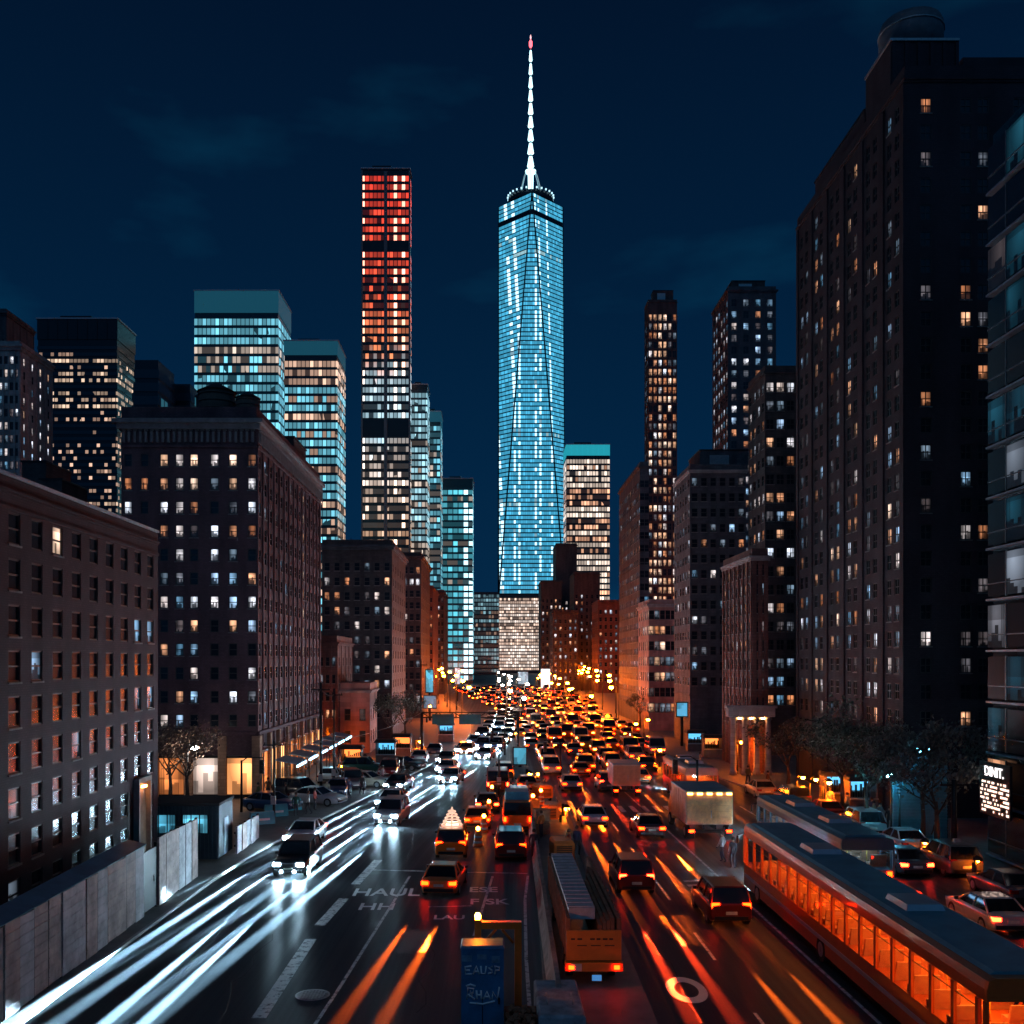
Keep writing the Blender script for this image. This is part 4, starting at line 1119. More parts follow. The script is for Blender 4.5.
def far_car(k, col, x, y, rz, label, group, lens):
    key = (k, col, lens.name)
    if key not in FAR:
        b = MB(); car_body(b, k, 0); car_glass(b, k, 1)
        for sx in (-1, 1):
            for sy in (-1, 1): b.cyl((sx * .84, sy * CAR[k]['wb'], CAR[k]['r']), CAR[k]['r'], .22, 8, 'x', 2)
            lamp_geo(b, k, True, sx, 3)
        FAR[key] = b.mesh('car', [paint(PAINTS[col], col.replace(' ', '_')), M_cglass, M_tyre, lens])
    o = link('car', FAR[key], None, (x, y, 0), rz)
    return tag(o, label, 'car', group)

ORD = ['nearest', 'second nearest', 'third nearest', 'fourth nearest', 'fifth nearest', 'sixth nearest', 'seventh nearest', 'eighth nearest', 'ninth nearest', 'tenth nearest', 'eleventh nearest', 'twelfth nearest', 'thirteenth nearest', 'fourteenth nearest']
cr_ = random.Random(12)
# oncoming stream on the curving left carriageway (headlights towards the viewer)
for ln, (off, nm, start, gap) in enumerate(((-1.6, 'kerb side', 66, 25), (0.5, 'middle', 57, 26), (2.35, 'inner', 74, 24))):
    y = start; i = 0
    while y < 215 and i < 14:
        x = lane_c(y) + off * (1.0 if y < 100 else .92)
        dx = (lane_c(y + 1) - lane_c(y - 15)) / 16
        col = cr_.choice(['black', 'grey', 'silver', 'white', 'dark blue', 'black']); k = cr_.choice(['sedan', 'sedan', 'suv'])
        near_car(k, col, x, y, -math.atan(dx), '%s %s with white headlights on, %s in the %s oncoming lane' % (col, k, ORD[i], nm), 'oncoming cars on the curving carriageway', 'on')
        y += (gap if y < 112 else 12) * cr_.uniform(.9, 1.15); i += 1
# stream going away on the right carriageway (tail lights towards the viewer)
for ln, (x0, nm, start, gap) in enumerate(((7.45, 'median side', 53, 19), (10.8, 'outer', 47, 20))):
    y = start; i = 0
    while y < 100:
        col = cr_.choice(['black', 'grey', 'silver', 'dark red', 'dark blue', 'white']); k = cr_.choice(['sedan', 'suv', 'sedan'])
        near_car(k, col, x0, y, PI, '%s %s with glowing tail lights, %s in the %s outbound lane' % (col, k, ORD[i], nm), 'outbound cars right of the median', 'amber' if (i + ln) % 3 else 'tail')
        y += gap * cr_.uniform(.85, 1.2); i += 1
# two taxis ahead of the camera
def taxi_sign(t, z):
    b = MB(); b.box((0, .2, z + .1), (.8, .3, .2), top=(.85, .7)); b.build('roof_sign', [emit('taxi_sign', (1.0, .75, .5), 3)], t)
tx = near_car('suv', 'orange', -2.35, 62.2, PI, 'orange taxi van with a lit rooftop load, waiting past the stop line', 'taxis', 'amber', 'taxi', 'taxi'); taxi_sign(tx, 1.78)
b = MB()
for q in range(5):
    b.tube([(.62 * math.cos(a) * (1 - q * .16), .5 + .9 * math.sin(a) * (1 - q * .16), 1.86 + q * .2) for a in [2 * PI * j / 14 for j in range(15)]], .05, 5)
b.tube([(-.5, .2, 1.8), (0, .4, 2.9), (.5, .2, 1.8)], .05, 5); b.tube([(0, 1.2, 1.8), (0, .4, 2.9), (0, -.3, 1.8)], .05, 5)
b.build('roof_rack', [emit('rack_glow', (1.0, .62, .45), .9)], tx)
near_car('sedan', 'orange', -2.35, 52.5, PI - .1, 'orange sedan with bright amber tail lights beyond the road lettering', 'taxis', 'amber', 'taxi', 'taxi')
near_car('sedan', 'orange', px(467, 0, 128)[0], 128.0, -math.atan((lane_c(129) - lane_c(113)) / 16), 'small orange taxi in the glare of the oncoming headlights', 'taxis', 'on', 'taxi', 'taxi')
# queue left of the median, behind the stop line
for (k, col, x, y, nm, li) in (('suv', 'dark red', 1.25, 61.5, 'first behind the stop line', 'amber'), ('sedan', 'orange', -.9, 72.5, 'left file behind the dark red one', 'amber'),
        ('van', 'orange', 1.9, 71.5, 'right file, carrying a blue roof load', 'amber'), ('sedan', 'black', -.2, 80, 'second in the left file of the queue', 'tail'),
        ('suv', 'dark red', 2.3, 81.5, 'behind the orange van in the queue', 'tail'), ('van', 'dark red', .7, 91, 'towards the far end of the queue', 'tail'), ('sedan', 'orange', 3.4, 92, 'at the far end by the median tip', 'amber'), ('suv', 'black', 1.4, 101, 'farthest of the queue', 'amber')):
    qv = near_car(k, col, x, y, PI, '%s %s with lit rear lamps, %s' % (col, k, nm), 'vehicles queued left of the median', li)
    if 'roof load' in nm:
        b = MB(); b.box((0, .5, 2.5), (1.7, 2.2, .55), top=(.95, .95)); b.build('roof_load', [plain('blue_tarpaulin', (.02, .20, .32), .6, 0, .3, 3)], qv)
# far jam
n = 0
y = 108.0
while y < 420 and n < 215:
    xl, xr = px(interp([(108, 545), (140, 522), (200, 512), (300, 470), (420, 452)], y), 0, y)[0], px(interp([(108, 665), (140, 650), (200, 612), (300, 582), (420, 560)], y), 0, y)[0]
    x = xl + cr_.uniform(0, 1.5)
    while x < xr and n < 215:
        if cr_.random() < .93:
            far_car(cr_.choice(['sedan', 'suv', 'sedan', 'van']), cr_.choice(['yellow', 'black', 'grey', 'orange', 'silver', 'dark red']), x, y + cr_.uniform(-2, 2), 0,
                    'car with glowing amber lamps packed into the distant traffic jam', 'cars in the distant traffic jam', AMB if cr_.random() < .55 else AMBW)
            n += 1
        x += cr_.uniform(3.0, 4.0)
    y += cr_.uniform(8.5, 10.5) if y < 200 else cr_.uniform(10.5, 14)
# parked cars
pi_ = 0
PK = [(272, 812), (300, 800), (318, 806), (338, 797), (352, 790), (375, 788), (330, 783), (392, 778), (410, 771), (428, 763), (365, 775), (440, 756)]
cols = ['dark blue', 'black', 'silver', 'dark blue', 'grey', 'beige', 'white', 'dark red', 'black', 'silver', 'green', 'grey']
pl = ['beside the timber pavement steps', 'next to the blue litter bins', 'facing the kerb by the crowd', 'by the tall dark pole', 'under the orange lamps', 'close to the left kerb', 'in front of the lit awnings', 'near the pink building',
      'past the pink building', 'by the blue billboards', 'in the second row of the lot', 'farthest of the lot before the gantry']
for (p, q), c, w in zip(PK, cols, pl):
    Y = 12000 / (q - 660)
    X = px(p, 0, Y)[0]
    X = min(X, lkerb(Y) - 1.6)
    o = near_car('suv' if pi_ % 3 == 1 else 'sedan', c, X, Y, cr_.choice([0, PI / 2, .3, PI, 1.2]), 'parked %s car on the left plaza, %s' % (c, w), 'parked cars on the left plaza', 'off')
    o.location.z = .14; pi_ += 1
for i in range(9):
    Y = 38 + 6.3 * i
    c = cols[(i * 5 + 1) % 12]
    near_car('suv' if i % 2 else 'sedan', c, rkerb(Y) - 1.25, Y, PI, 'parked %s %s by the right kerb, %s along that row' % (c, 'suv' if i % 2 else 'sedan', ORD[i]), 'parked cars along the right kerb', 'off')
for (X, Y, c, nm, rz) in ((22.6, 45.5, 'silver', 'silver car driving off beyond the long bus with red tail lights', PI), (19.0, 61.5, 'dark red', 'dark red car driving off ahead of the silver one on the right roadway', PI), (23.4, 57, 'grey', 'grey car driving off near the right kerb', PI), (18.2, 93, 'beige', 'beige car slowing by the far right crossing', PI), (9.3, 104, 'orange', 'orange car entering the far crossing', PI), (14.5, 98, 'orange', 'orange taxi with lit lamps beyond the crossing', PI)):
    near_car('sedan', c, X, Y, rz, nm, 'cars on the right roadway', 'amber' if c in ('orange', 'beige') else 'tail')

# --- trucks and buses
ORANGEP = plain('orange_truck_paint', (.62, .22, .03), .45, 0, .15, 2, 0)
BUSP = plain('bus_orange_paint', (.60, .13, .02), .35, .1, .12, 1.5, 0, .5, .4)
BUSW = plain('bus_silver_paint', (.45, .47, .5), .35, .3, .12, 1.5)
TEALP = plain('teal_roof_paint', (.10, .28, .34), .5, .1, .25, .8)
BUSWIN = lit_window('bus_window_light', (1.0, .20, .03), 1.5, (1.0, .36, .10), .25)
BUSWIN2 = lit_window('bus_window_cool', (.16, .36, .62), .9, (.45, .55, .75), .2)
def wheel(parent, x, y, r, w=.3):
    b = MB(); b.cyl((0, 0, 0), r, w, 20, 'x'); o = b.build('wheel', [M_tyre], parent, (x, y, r))
    b = MB(); b.cyl((0, 0, 0), r * .58, w + .03, 14, 'x'); b.cyl((0, 0, 0), r * .22, w + .07, 8, 'x'); b.build('rim', [M_rim], o)
def thin_glass():
    m, t, p = _new('bus_window_glass')
    tr_ = N(t, 'ShaderNodeBsdfTransparent'); tr_.inputs[0].default_value = (.72, .78, .82, 1)
    gl = N(t, 'ShaderNodeBsdfGlossy'); gl.inputs['Roughness'].default_value = .03
    lw = N(t, 'ShaderNodeLayerWeight'); lw.inputs[0].default_value = .5
    mx = N(t, 'ShaderNodeMixShader')
    t.links.new(math_n(t, 'ADD', .05, math_n(t, 'MULTIPLY', math_n(t, 'POWER', lw.outputs['Facing'], 4.0), .5)), mx.inputs[0]); t.links.new(tr_.outputs[0], mx.inputs[1]); t.links.new(gl.outputs[0], mx.inputs[2])
    t.links.new(mx.outputs[0], t.nodes['Material Output'].inputs['Surface'])
    return m
BGLASS = thin_glass()
BLA = emit('bus_ceiling_amber', (1.0, .24, .03), 40); BLB = emit('bus_ceiling_cool', (.35, .65, 1.0), 14)
def bus(label, X, y_front, L, w, h, body, roof, win, group='buses'):
    """drives away (front at larger y); origin at its rear"""
    t = thing('bus', label, 'bus', (X, y_front - L, 0), 0, group)
    hw = w / 2
    b = MB()
    def sec(y, k=1.0, zt=h): return [(-hw * k, y, .38), (-hw * k, y, zt - .35), (-hw * k * .96, y, zt - .1), (-hw * k * .82, y, zt), (hw * k * .82, y, zt), (hw * k * .96, y, zt - .1), (hw * k, y, zt - .35), (hw * k, y, .38)]
    zl, zu = 1.5, h - .62
    low = lambda y, k=1.0: [(-hw * k, y, .38), (-hw * k, y, zl), (hw * k, y, zl), (hw * k, y, .38)]
    up = lambda y, k=1.0: [(-hw * k, y, zu), (-hw * k, y, h - .3), (-hw * k * .96, y, h - .08), (-hw * k * .82, y, h), (hw * k * .82, y, h), (hw * k * .96, y, h - .08), (hw * k, y, h - .3), (hw * k, y, zu)]
    b.rings([low(0, .98), low(.12), low(L - .25), low(L, .95)], 0, False)
    b.rings([up(0, .98), up(.12), up(L - .25), up(L, .95)], 0, False)
    nw = int(L / 1.45)
    for sx in (-1, 1):
        for k in range(nw + 1):
            y = .5 + (L - 1.2) * k / nw - .07
            b.span(sx * hw - .05, sx * hw + .05, max(0.0, y - .09), y + .09, zl + .002, zu - .002)
        b.span(sx * hw * .97 - .06, sx * hw * .97 + .04, .01, .16, zl + .002, zu - .002); b.span(sx * hw * .95 - .06, sx * hw * .95 + .05, L - .3, L - .02, zl + .002, zu - .002)
    b.build('body', [body], t)
    b = MB(); b.rings([[(-hw * .80, y, h + .004), (-hw * .7, y, h + .09), (hw * .7, y, h + .09), (hw * .80, y, h + .004)] for y in (.35, L - .6)], 0, False); b.build('roof', [roof], t)
    r = random.Random(int(X * 7))
    seat = MB(); seat.span(-.42, .42, -.22, .22, zl + .004, zl + .2); seat.rings([[(-.42, -.26, zl + .2), (.42, -.26, zl + .2), (.42, -.14, zl + .2), (-.42, -.14, zl + .2)], [(-.4, -.32, zl + .62), (.4, -.32, zl + .62), (.4, -.24, zl + .62), (-.4, -.24, zl + .62)]], 0, False)
    sm = seat.mesh('seat', [plain('seat_cloth', (.50, .24, .12), .8)])
    for k in range(nw):
        for sx in (-1, 1): link('seat', sm, t, (sx * (hw - .55), 1.0 + (L - 2.2) * k / nw, .002))
    for sx in (-1, 1):
        b = MB(); b.span(sx * .5 - .12, sx * .5 + .12, .5, L - .8, zu + .0 - .06, zu - .004); b.build('ceiling_light', [win], t)
        for k in range(nw):
            y0 = .5 + (L - 1.2) * k / nw + .021; y1 = .5 + (L - 1.2) * (k + 1) / nw - .162
            x = sx * (hw - .01)
            b = MB()
            b.box((x, (y0 + y1) / 2, (zl + zu) / 2), (.012, y1 - y0, zu - zl - .01), 0)
            b.box((x, (y0 + y1) / 2, zu - .28), (.03, y1 - y0, .03), 1)
            b.build('window', [BGLASS, M_dark], t)
        for k in range(int(nw / 2)):
            b = MB(); y = 1.5 + (L - 3) * k / (nw / 2); b.tube([(sx * .5, y, zl + .01), (sx * .5, y, zu - .07)], .025, 6); b.build('handrail', [plain('rail_yellow', (.7, .4, .05), .4)], t)
        b = MB(); b.box((sx * (hw + .01), L / 2, .95), (.03, L - .8, .16)); b.build('side_stripe', [BUSW if body is BUSP else BUSP], t)
    b = MB(); b.box((0, .04, (zl + zu) / 2), (w * .9, .012, zu - zl - .01)); b.build('rear_window', [BGLASS], t)
    b = MB(); b.box((0, -.03, .55), (w * .96, .2, .26)); b.build('bumper', [M_dark], t)
    b = MB()
    for k in range(6): b.box((0, -.02, .8 + .1 * k), (w * .55, .05, .05))
    b.build('engine_grille', [M_dark], t)
    for sx in (-1, 1):
        b = MB(); b.box((sx * hw * .8, -.03, 1.2), (.22, .08, .42)); b.build('taillight', [TAILO], t)
        b = MB(); b.box((sx * hw * .72, L + .02, .8), (.36, .08, .22)); b.build('headlight', [HEAD], t)
        b = MB(); b.tube([(sx * hw, L - .3, h - .5), (sx * (hw + .3), L - .1, h - .6)], .03, 5); b.box((sx * (hw + .32), L - .1, h - .85), (.1, .14, .42)); b.build('mirror', [M_dark], t)
        for y in ((2.6, L - 2.6) if L < 14 else (2.2, L * .52, L - 2.8)): wheel(t, sx * (hw - .14), y, .5)
    for y in (L * .3, L * .68):
        b = MB(); b.box((0, y, h + .20), (1.3, 1.8, .2), top=(.9, .9)); b.build('roof_unit', [BUSW], t)
    return t
bus('long orange and silver bus with lit windows leaving on the right', 14.5, 52.0, 25.5, 2.7, 3.55, BUSP, TEALP, BLA)
bus('dark red bus with a stepped roof seen beyond the orange box truck', 17.3, 92.5, 11, 2.7, 3.2, plain('bus_red_paint', (.30, .05, .025), .4), plain('bus_dark_roof', (.05, .04, .05), .5), BLA)
bus('teal roofed bus on the dark roadway right of the long orange bus', 18.9, 66.0, 16, 2.7, 3.1, plain('bus_teal_paint', (.05, .14, .18), .4), TEALP, BLB)

def box_truck(label, X, Y, L, w, h, box, rearmat, group, rear_lines=True, rz=0):
    t = thing('box_truck', label, 'truck', (X, Y, 0), rz, group)
    hw = w / 2
    b = MB(); b.span(-hw, hw, 0.04, L, 1.05, h); 
    for k in range(int(L / .8)): b.span(-hw - .03, -hw + .01, .3 + .8 * k, .36 + .8 * k, 1.1, h - .1); b.span(hw - .01, hw + .03, .3 + .8 * k, .36 + .8 * k, 1.1, h - .1)
    b.build('cargo_box', [box], t)
    b = MB(); b.span(-hw * .96, hw * .96, -.02, .037, 1.12, h - .12)
    for k in range(1, 5): b.span(-hw * .94, hw * .94, -.045, -.022, 1.1 + (h - 1.2) * k / 5 - .02, 1.1 + (h - 1.2) * k / 5 + .02)
    d = b.build('rear_door', [rearmat], t)
    b = MB(); b.tube([(.1, -.08, 1.5), (.1, -.08, 2.0)], .025, 5); b.build('handle', [M_steel], d)
    b = MB(); b.span(-hw - .03, hw + .03, -.03, L, h + .004, h + .08); b.build('roof', [TEALP], t)
    b = MB(); b.span(-hw * .95, hw * .95, -.25, -.05, .55, .75); b.span(-.45, -.35, -.04, L, .7, 1.04); b.span(.35, .45, -.04, L, .7, 1.04); b.build('chassis', [M_dark], t)
    b = MB(); b.rings([[(-hw * .92, L + .15, .6), (hw * .92, L + .15, .6), (hw * .92, L + 1.9, .6), (-hw * .92, L + 1.9, .6)], [(-hw * .92, L + .15, 1.5), (hw * .92, L + .15, 1.5), (hw * .92, L + 1.9, 1.5), (-hw * .92, L + 1.9, 1.5)], [(-hw * .85, L + .15, 2.5), (hw * .85, L + .15, 2.5), (hw * .85, L + 1.35, 2.5), (-hw * .85, L + 1.35, 2.5)]], 0, False); b.build('cab', [rearmat], t)
    for sx in (-1, 1):
        b = MB(); b.box((sx * hw * .8, -.27, .66), (.34, .06, .16)); b.build('taillight', [TAILO], t)
        b = MB(); b.span(sx * hw * .8 - .25, sx * hw * .8 + .25, .05, .08, .12, .6); b.build('mudflap', [M_tyre], t)
        wheel(t, sx * (hw - .2), .9, .46); wheel(t, sx * (hw - .2), L + 1.0, .46)
    return t
bt = box_truck('orange lit box truck stopped by the right crossing', 14.6, 66.5, 5.5, 3.1, 3.2, plain('truck_box_cream', (.5, .36, .22), .5), plain('truck_rear_orange', (.62, .32, .12), .55, 0, .35, 3), 'trucks')
tl = MB()
for k in range(5): tl.box((-1.3 + .65 * k, -.06, 3.1), (.34, .06, .12))
tl.build('marker_lamp', [emit('marker_lamp', (1.0, .45, .12), 14)], bt)
box_truck('pale van truck waiting in front of the dark red bus', 11.9, 87, 4, 2.4, 2.9, plain('truck_box_pale', (.5, .42, .36), .5), plain('truck_rear_pale', (.5, .3, .18), .5), 'trucks')

# flat trailer parked on the median with an orange tail board
tr = thing('site_trailer', 'long open topped trailer with an orange tail board parked on the median', 'trailer', (3.75, 36.0, .16))
def sl(x0, x1, y0, y1, z0, z1, nm, mt):
    b = MB(); b.span(x0, x1, y0, y1, z0, z1); return b.build(nm, [mt], tr)
RUST = plain('rusty_boards', (.24, .11, .06), .8, 0, .4, 2.5, .2)
sl(-.95, .98, .30, 11.8, .9, 1.1, 'bed', M_dark)
b = MB(); b.span(-.95, -.83, .3, 11.8, 1.1, 2.45)
for k in range(14): b.span(-1.0, -.952, .4 + .85 * k, .5 + .85 * k, .9, 2.5)
b.build('side_panel', [RUST], tr)
b = MB(); b.span(.86, .98, .3, 11.8, 1.1, 2.45)
for k in range(14): b.span(.982, 1.03, .4 + .85 * k, .5 + .85 * k, .9, 2.5)
b.build('side_panel', [RUST], tr)
b = MB(); b.span(-.83, .15, 1.2, 11.7, 2.2, 2.62)
for k in range(16): b.span(-.83, .15, 1.3 + .65 * k, 1.38 + .65 * k, 2.622, 2.66)
b.build('load_cover', [plain('pale_tarpaulin', (.36, .42, .45), .6, 0, .3, 3, .3)], tr)
b = MB()
for k in range(4): b.span(.2 + .15 * k, .33 + .15 * k, .4, 6.5 + k, 1.1, 2.2 + .08 * k)
b.build('timber_load', [RUST], tr)
tb = sl(-.98, 1.0, .16, .28, .98, 2.05, 'tail_board', ORANGEP)
b = MB()
for k in range(7):
    if k not in (2,): b.span(-.82 + .23 * k, -.68 + .23 * k + .03 * (k % 2), .145, .158, 1.72, 1.78)
for k in range(3): b.span(-.6 + .5 * k, -.25 + .5 * k, .146, .158, 1.5, 1.53)
b.build('stencil_mark', [plain('stencil_black', (.05, .03, .02), .7)], tb)
sl(-1.05, 1.05, .02, .30, .62, .92, 'bumper', ORANGEP)
b = MB(); b.span(-.85, -.45, -.02, .018, .64, .9); b.build('number_plate', [plain('plate_white', (.6, .58, .5), .5)], tr)
for sx in (-1, 1):
    for y in (1.6, 2.9, 9.5): wheel(tr, sx * .78, y, .44, .26)
    b = MB(); b.box((sx * .82, -.0, .77), (.2, .06, .14)); b.build('taillight', [TAILO], tr)  # lit lamps added to brighten the tail board
b = MB(); b.box((.1, .05, .38), (.34, .05, .2)); b.build('blue_badge', [emit('badge_blue', (.1, .4, .9), .5, False)], tr)

# median wall, kerb blocks
def barrier_line(name, label, cat, pts, w, h, mat, group=None, capm=None, z=0.16):
    t = thing(name, label, cat, (pts[0][0], pts[0][1], z), 0, group)
    o = Vector((pts[0][0], pts[0][1]))
    for i, (a, c) in enumerate(zip(pts, pts[1:])):
        a = Vector(a) - o; c = Vector(c) - o
        d = (c - a).normalized(); n_ = Vector((-d.y, d.x))
        a = a + d * .02; c = c - d * .02
        b = MB()
        prof = [(-w, 0), (-w, .12), (-w * .45, .4), (-w * .32, h), (w * .32, h), (w * .45, .4), (w, .12), (w, 0)]
        b.rings([[(p.x + n_.x * q, p.y + n_.y * q, zz) for q, zz in prof] for p in (a, c)], 0, False)
        b.build('segment', [mat], t)
    return t
barrier_line('median_barrier', 'weathered concrete barrier wall running along the left of the median', 'barrier', [(2.25 + .018 * (q - 32), q) for q in range(33, 92, 4)], .26, 1.15, plain('stained_concrete', (.30, .24, .21), .85, 0, .45, 1.2, .4))
barrier_line('parapet_wall', 'low stone kerb wall on the right side of the median', 'barrier', [(5.3, 50), (5.6, 58), (5.75, 66), (5.9, 76), (5.9, 90)], .2, .6, M_conc)
cb_ = thing('concrete_block', 'big cracked concrete block at the near tip of the median', 'block', (2.2, 32.0, .16))
b = MB(); b.rings([[(-.72, -1.6, 0), (.72, -1.6, 0), (.72, 1.9, 0), (-.72, 1.9, 0)], [(-.72, -1.6, .95), (.72, -1.6, .95), (.72, 1.9, .95), (-.72, 1.9, .95)], [(-.66, -1.54, 1.02), (.66, -1.54, 1.02), (.66, 1.84, 1.02), (-.66, 1.84, 1.02)]], 0, False); b.build('block', [plain('cracked_concrete', (.33, .34, .36), .8, 0, .5, 2.2, .8)], cb_)
b = MB()
for s_ in (-.4, .4): b.tube([(s_, -.6, 1.0), (s_, -.6, 1.16), (s_, .1, 1.16), (s_, .1, 1.0)], .03, 6)
b.build('lifting_loop', [M_steel], cb_)

# blue box with graffiti, orange frame behind it
bx = thing('graffiti_box', 'blue painted steel box with white graffiti lettering at the bottom edge', 'utility box', (-.24, 32.0, 0))
BLUEP = plain('blue_box_paint', (.04, .16, .30), .5, 0, .35, 1.6, .1)
b = MB(); b.span(-.68, .68, 0, 1.0, .1, 2.75); b.build('body', [BLUEP], bx)
b = MB(); b.rings([[(-.71, -.03, 2.754), (.71, -.03, 2.754), (.71, 1.03, 2.754), (-.71, 1.03, 2.754)], [(-.66, .05, 2.84), (.66, .05, 2.84), (.66, .95, 2.84), (-.66, .95, 2.84)]], 0, False); b.build('lid', [BLUEP], bx)
b = MB(); b.span(-.72, .72, -.04, 1.04, 0, .098); b.build('plinth', [M_conc], bx)
b = MB(); b.span(-.012, .012, -.012, -.001, .2, 1.2); b.span(.5, .56, -.05, -.001, 1.0, 1.2); b.build('door_handle', [M_dark], bx)
GR = plain('white_spray_paint', (.78, .80, .82), .6)
def strokes(parent, S_, ox, oz, sc, y=-.012):
    b = MB()
    for st in S_: b.tube([(ox + sc * p[0], y, oz + sc * p[1]) for p in st], .032, 5)
    return b.build('graffiti', [GR], parent)
# EAUSP over RHAN with an underline
strokes(bx, [[(.8, 1), (0, .9), (.05, 0), (.85, .05)], [(.05, .5), (.6, .5)], [(1.0, 0), (1.4, 1), (1.75, 0)], [(1.1, .35), (1.65, .35)], [(1.95, 1), (2.0, .1), (2.5, .05), (2.6, 1)], [(3.4, .95), (2.9, .8), (3.3, .5), (3.4, .2), (2.85, .05)], [(3.7, 0), (3.7, 1), (4.25, .85), (4.2, .5), (3.7, .45)]], -.56, 1.95, .26)
strokes(bx, [[(0, 0), (.1, 1.3), (.8, 1.2), (.7, .7), (.1, .6), (.9, 0)], [(1.1, 1), (1.15, 0)], [(1.1, .5), (1.6, .5)], [(1.6, 1), (1.65, 0)], [(1.9, 0), (2.3, .9), (2.65, 0)], [(2.0, .3), (2.5, .3)], [(2.9, 0), (2.95, .9), (3.5, 0), (3.7, 1.4)], [(.3, -.4), (1.8, -.55), (3.2, -.2)], [(-.1, 1.5), (.4, 1.7), (1.0, 1.5)], [(.25, .2), (.4, 1.0), (.6, .4)]], -.5, 1.15, .28)
for (x, z, w, h) in ((-.5, 2.45, .32, .2), (-.02, 2.5, .3, .16), (.42, 2.42, .26, .22)):
    b = MB(); b.span(x - w / 2, x + w / 2, -.008, -.001, z - h / 2, z + h / 2); b.build('worn_patch', [plain('faded_blue', (.16, .26, .34), .7, 0, .4, 4)], bx)
OF = plain('orange_frame_paint', (.75, .16, .015), .4, .1, .12, 3)
of = thing('orange_frame', 'bright orange steel portal frame standing behind the graffiti box', 'frame', (.1, 33.6, 0))
b = MB(); b.span(-.62, -.4, -.12, .12, 0, 3.3); b.build('post', [OF], of)
b = MB(); b.span(.72, .96, -.12, .12, 0, 2.98); b.build('post', [OF], of)
b = MB(); b.span(-.39, .96, -.13, .13, 2.985, 3.22); b.build('beam', [OF], of)
b = MB(); b.tube([(-.3, 0, 2.5), (.1, 0, 2.95)], .05, 6); b.tube([(.3, 0, 2.95), (.68, 0, 2.5)], .05, 6); b.build('brace', [OF], of)
b = MB(); b.span(-.75, -.27, -.3, .3, 0, .04); b.span(.6, 1.1, -.3, .3, 0, .04); b.build('base_plate', [M_dark], of)
lampm = MB(); lampm.lathe((-.51, 0, 3.3), [(.08, 0), (.1, .12), (.05, .2)], 10); lampm.build('warning_lamp', [emit('frame_fill_lamp', (1.0, .20, .010), 520)], of)  # lamp added to brighten the orange frame
hp = thing('rubble_skip', 'small red skip of broken bricks beside the graffiti box', 'skip', (1.0, 31.2, 0))
b = MB(); b.rings([[(-.4, -.7, 0), (.4, -.7, 0), (.4, .7, 0), (-.4, .7, 0)], [(-.55, -.9, .9), (.55, -.9, .9), (.55, .9, .9), (-.55, .9, .9)]], 0, False, (True, False)); b.build('body', [plain('skip_red', (.34, .06, .03), .6, 0, .3, 3)], hp)
b = MB(); q_ = random.Random(3)
for k in range(70):
    b.box((q_.uniform(-.45, .45), q_.uniform(-.8, .8), q_.uniform(.65, 1.0)), (.22, .12, .1), 0, Matrix.Rotation(q_.uniform(0, 3), 3, (q_.random(), q_.random(), 1)))
tag(b.build('rubble', [plain('broken_brick', (.36, .12, .06), .85, 0, .4, 6)], hp), kind='stuff')

# ------------------------------------------------------------------ left hoarding
HB = plain('weathered_hoarding', (.46, .44, .46), .8, 0, .45, 1.0, .3)
HBW = plain('stained_hoarding', (.42, .31, .28), .8, 0, .45, 1.2, .3)
def hoarding(name, label, X, y0, y1, h0, h1, cop=True, pw=1.15):
    t = thing(name, label, 'hoarding', (X, (y0 + y1) / 2, .14)); yc = (y0 + y1) / 2
    n_ = int(round((y1 - y0) / pw)); s_ = (y1 - y0) / n_
    r = random.Random(int(y0 * 10))
    for k in range(n_):
        ya, yb = y0 - yc + s_ * k, y0 - yc + s_ * (k + 1)
        h = h0 + (h1 - h0) * (k + .5) / n_
        b = MB(); off = r.uniform(-.03, .03)
        b.span(-.05 + off, .05 + off, ya + .03, yb - .03, r.uniform(0, .08), h + r.uniform(-.04, .04))
        for q in range(1, 9): b.span(.05 + off, .066 + off, ya + .04, yb - .04, h * q / 9 - .012, h * q / 9 + .012)
        b.build('panel', [HB if r.random() < .7 else HBW], t)
        b = MB(); b.span(-.12, .02, yb - .05, yb + .05, 0, h + .05); b.build('post', [M_dark], t)
    b = MB(); b.span(-.16, -.07, y0 - yc, y1 - yc, .5, .62); b.span(-.16, -.07, y0 - yc, y1 - yc, h0 * .75, h0 * .75 + .12); b.build('rail', [M_dark], t)
    if cop:
        b = MB(); b.rings([[(-.75, y, h + .02), (.12, y, h + .06), (.14, y, h + .10), (-.75, y, h + .32)] for y, h in ((y0 - yc, h0), (y1 - yc, h1))], 0, False)
        b.build('canopy', [plain('blue_canopy', (.10, .30, .38), .4, .1, .25, 1.2)], t)
    return t
hoarding('site_hoarding', 'long weathered panel hoarding with a sloping blue canopy at the lower left', -16.0, 29.5, 46.2, 3.1, 3.25)
hoarding('site_hoarding', 'taller panel hoarding without canopy beyond the dark gate gap', -16.0, 48.2, 54.6, 3.3, 3.2, False)
hoarding('site_hoarding', 'short low hoarding in front of the dark site cabin', -15.4, 60.8, 66.5, 1.7, 1.6, False)
gt = thing('site_gate', 'dark steel gate between the two hoardings', 'gate', (-16.1, 47.2, .14))
b = MB(); b.span(-.04, .04, -.9, .9, .1, 2.9); b.build('leaf', [plain('gate_black', (.02, .022, .025), .6)], gt)
b = MB(); b.span(-.06, .06, -.98, -.905, 0, 3.1); b.span(-.06, .06, .905, .98, 0, 3.1); b.build('post', [M_dark], gt)
b = MB(); b.tube([(.08, .5, 1.3), (.08, .5, 1.6)], .025, 6); b.build('handle', [M_steel], gt)

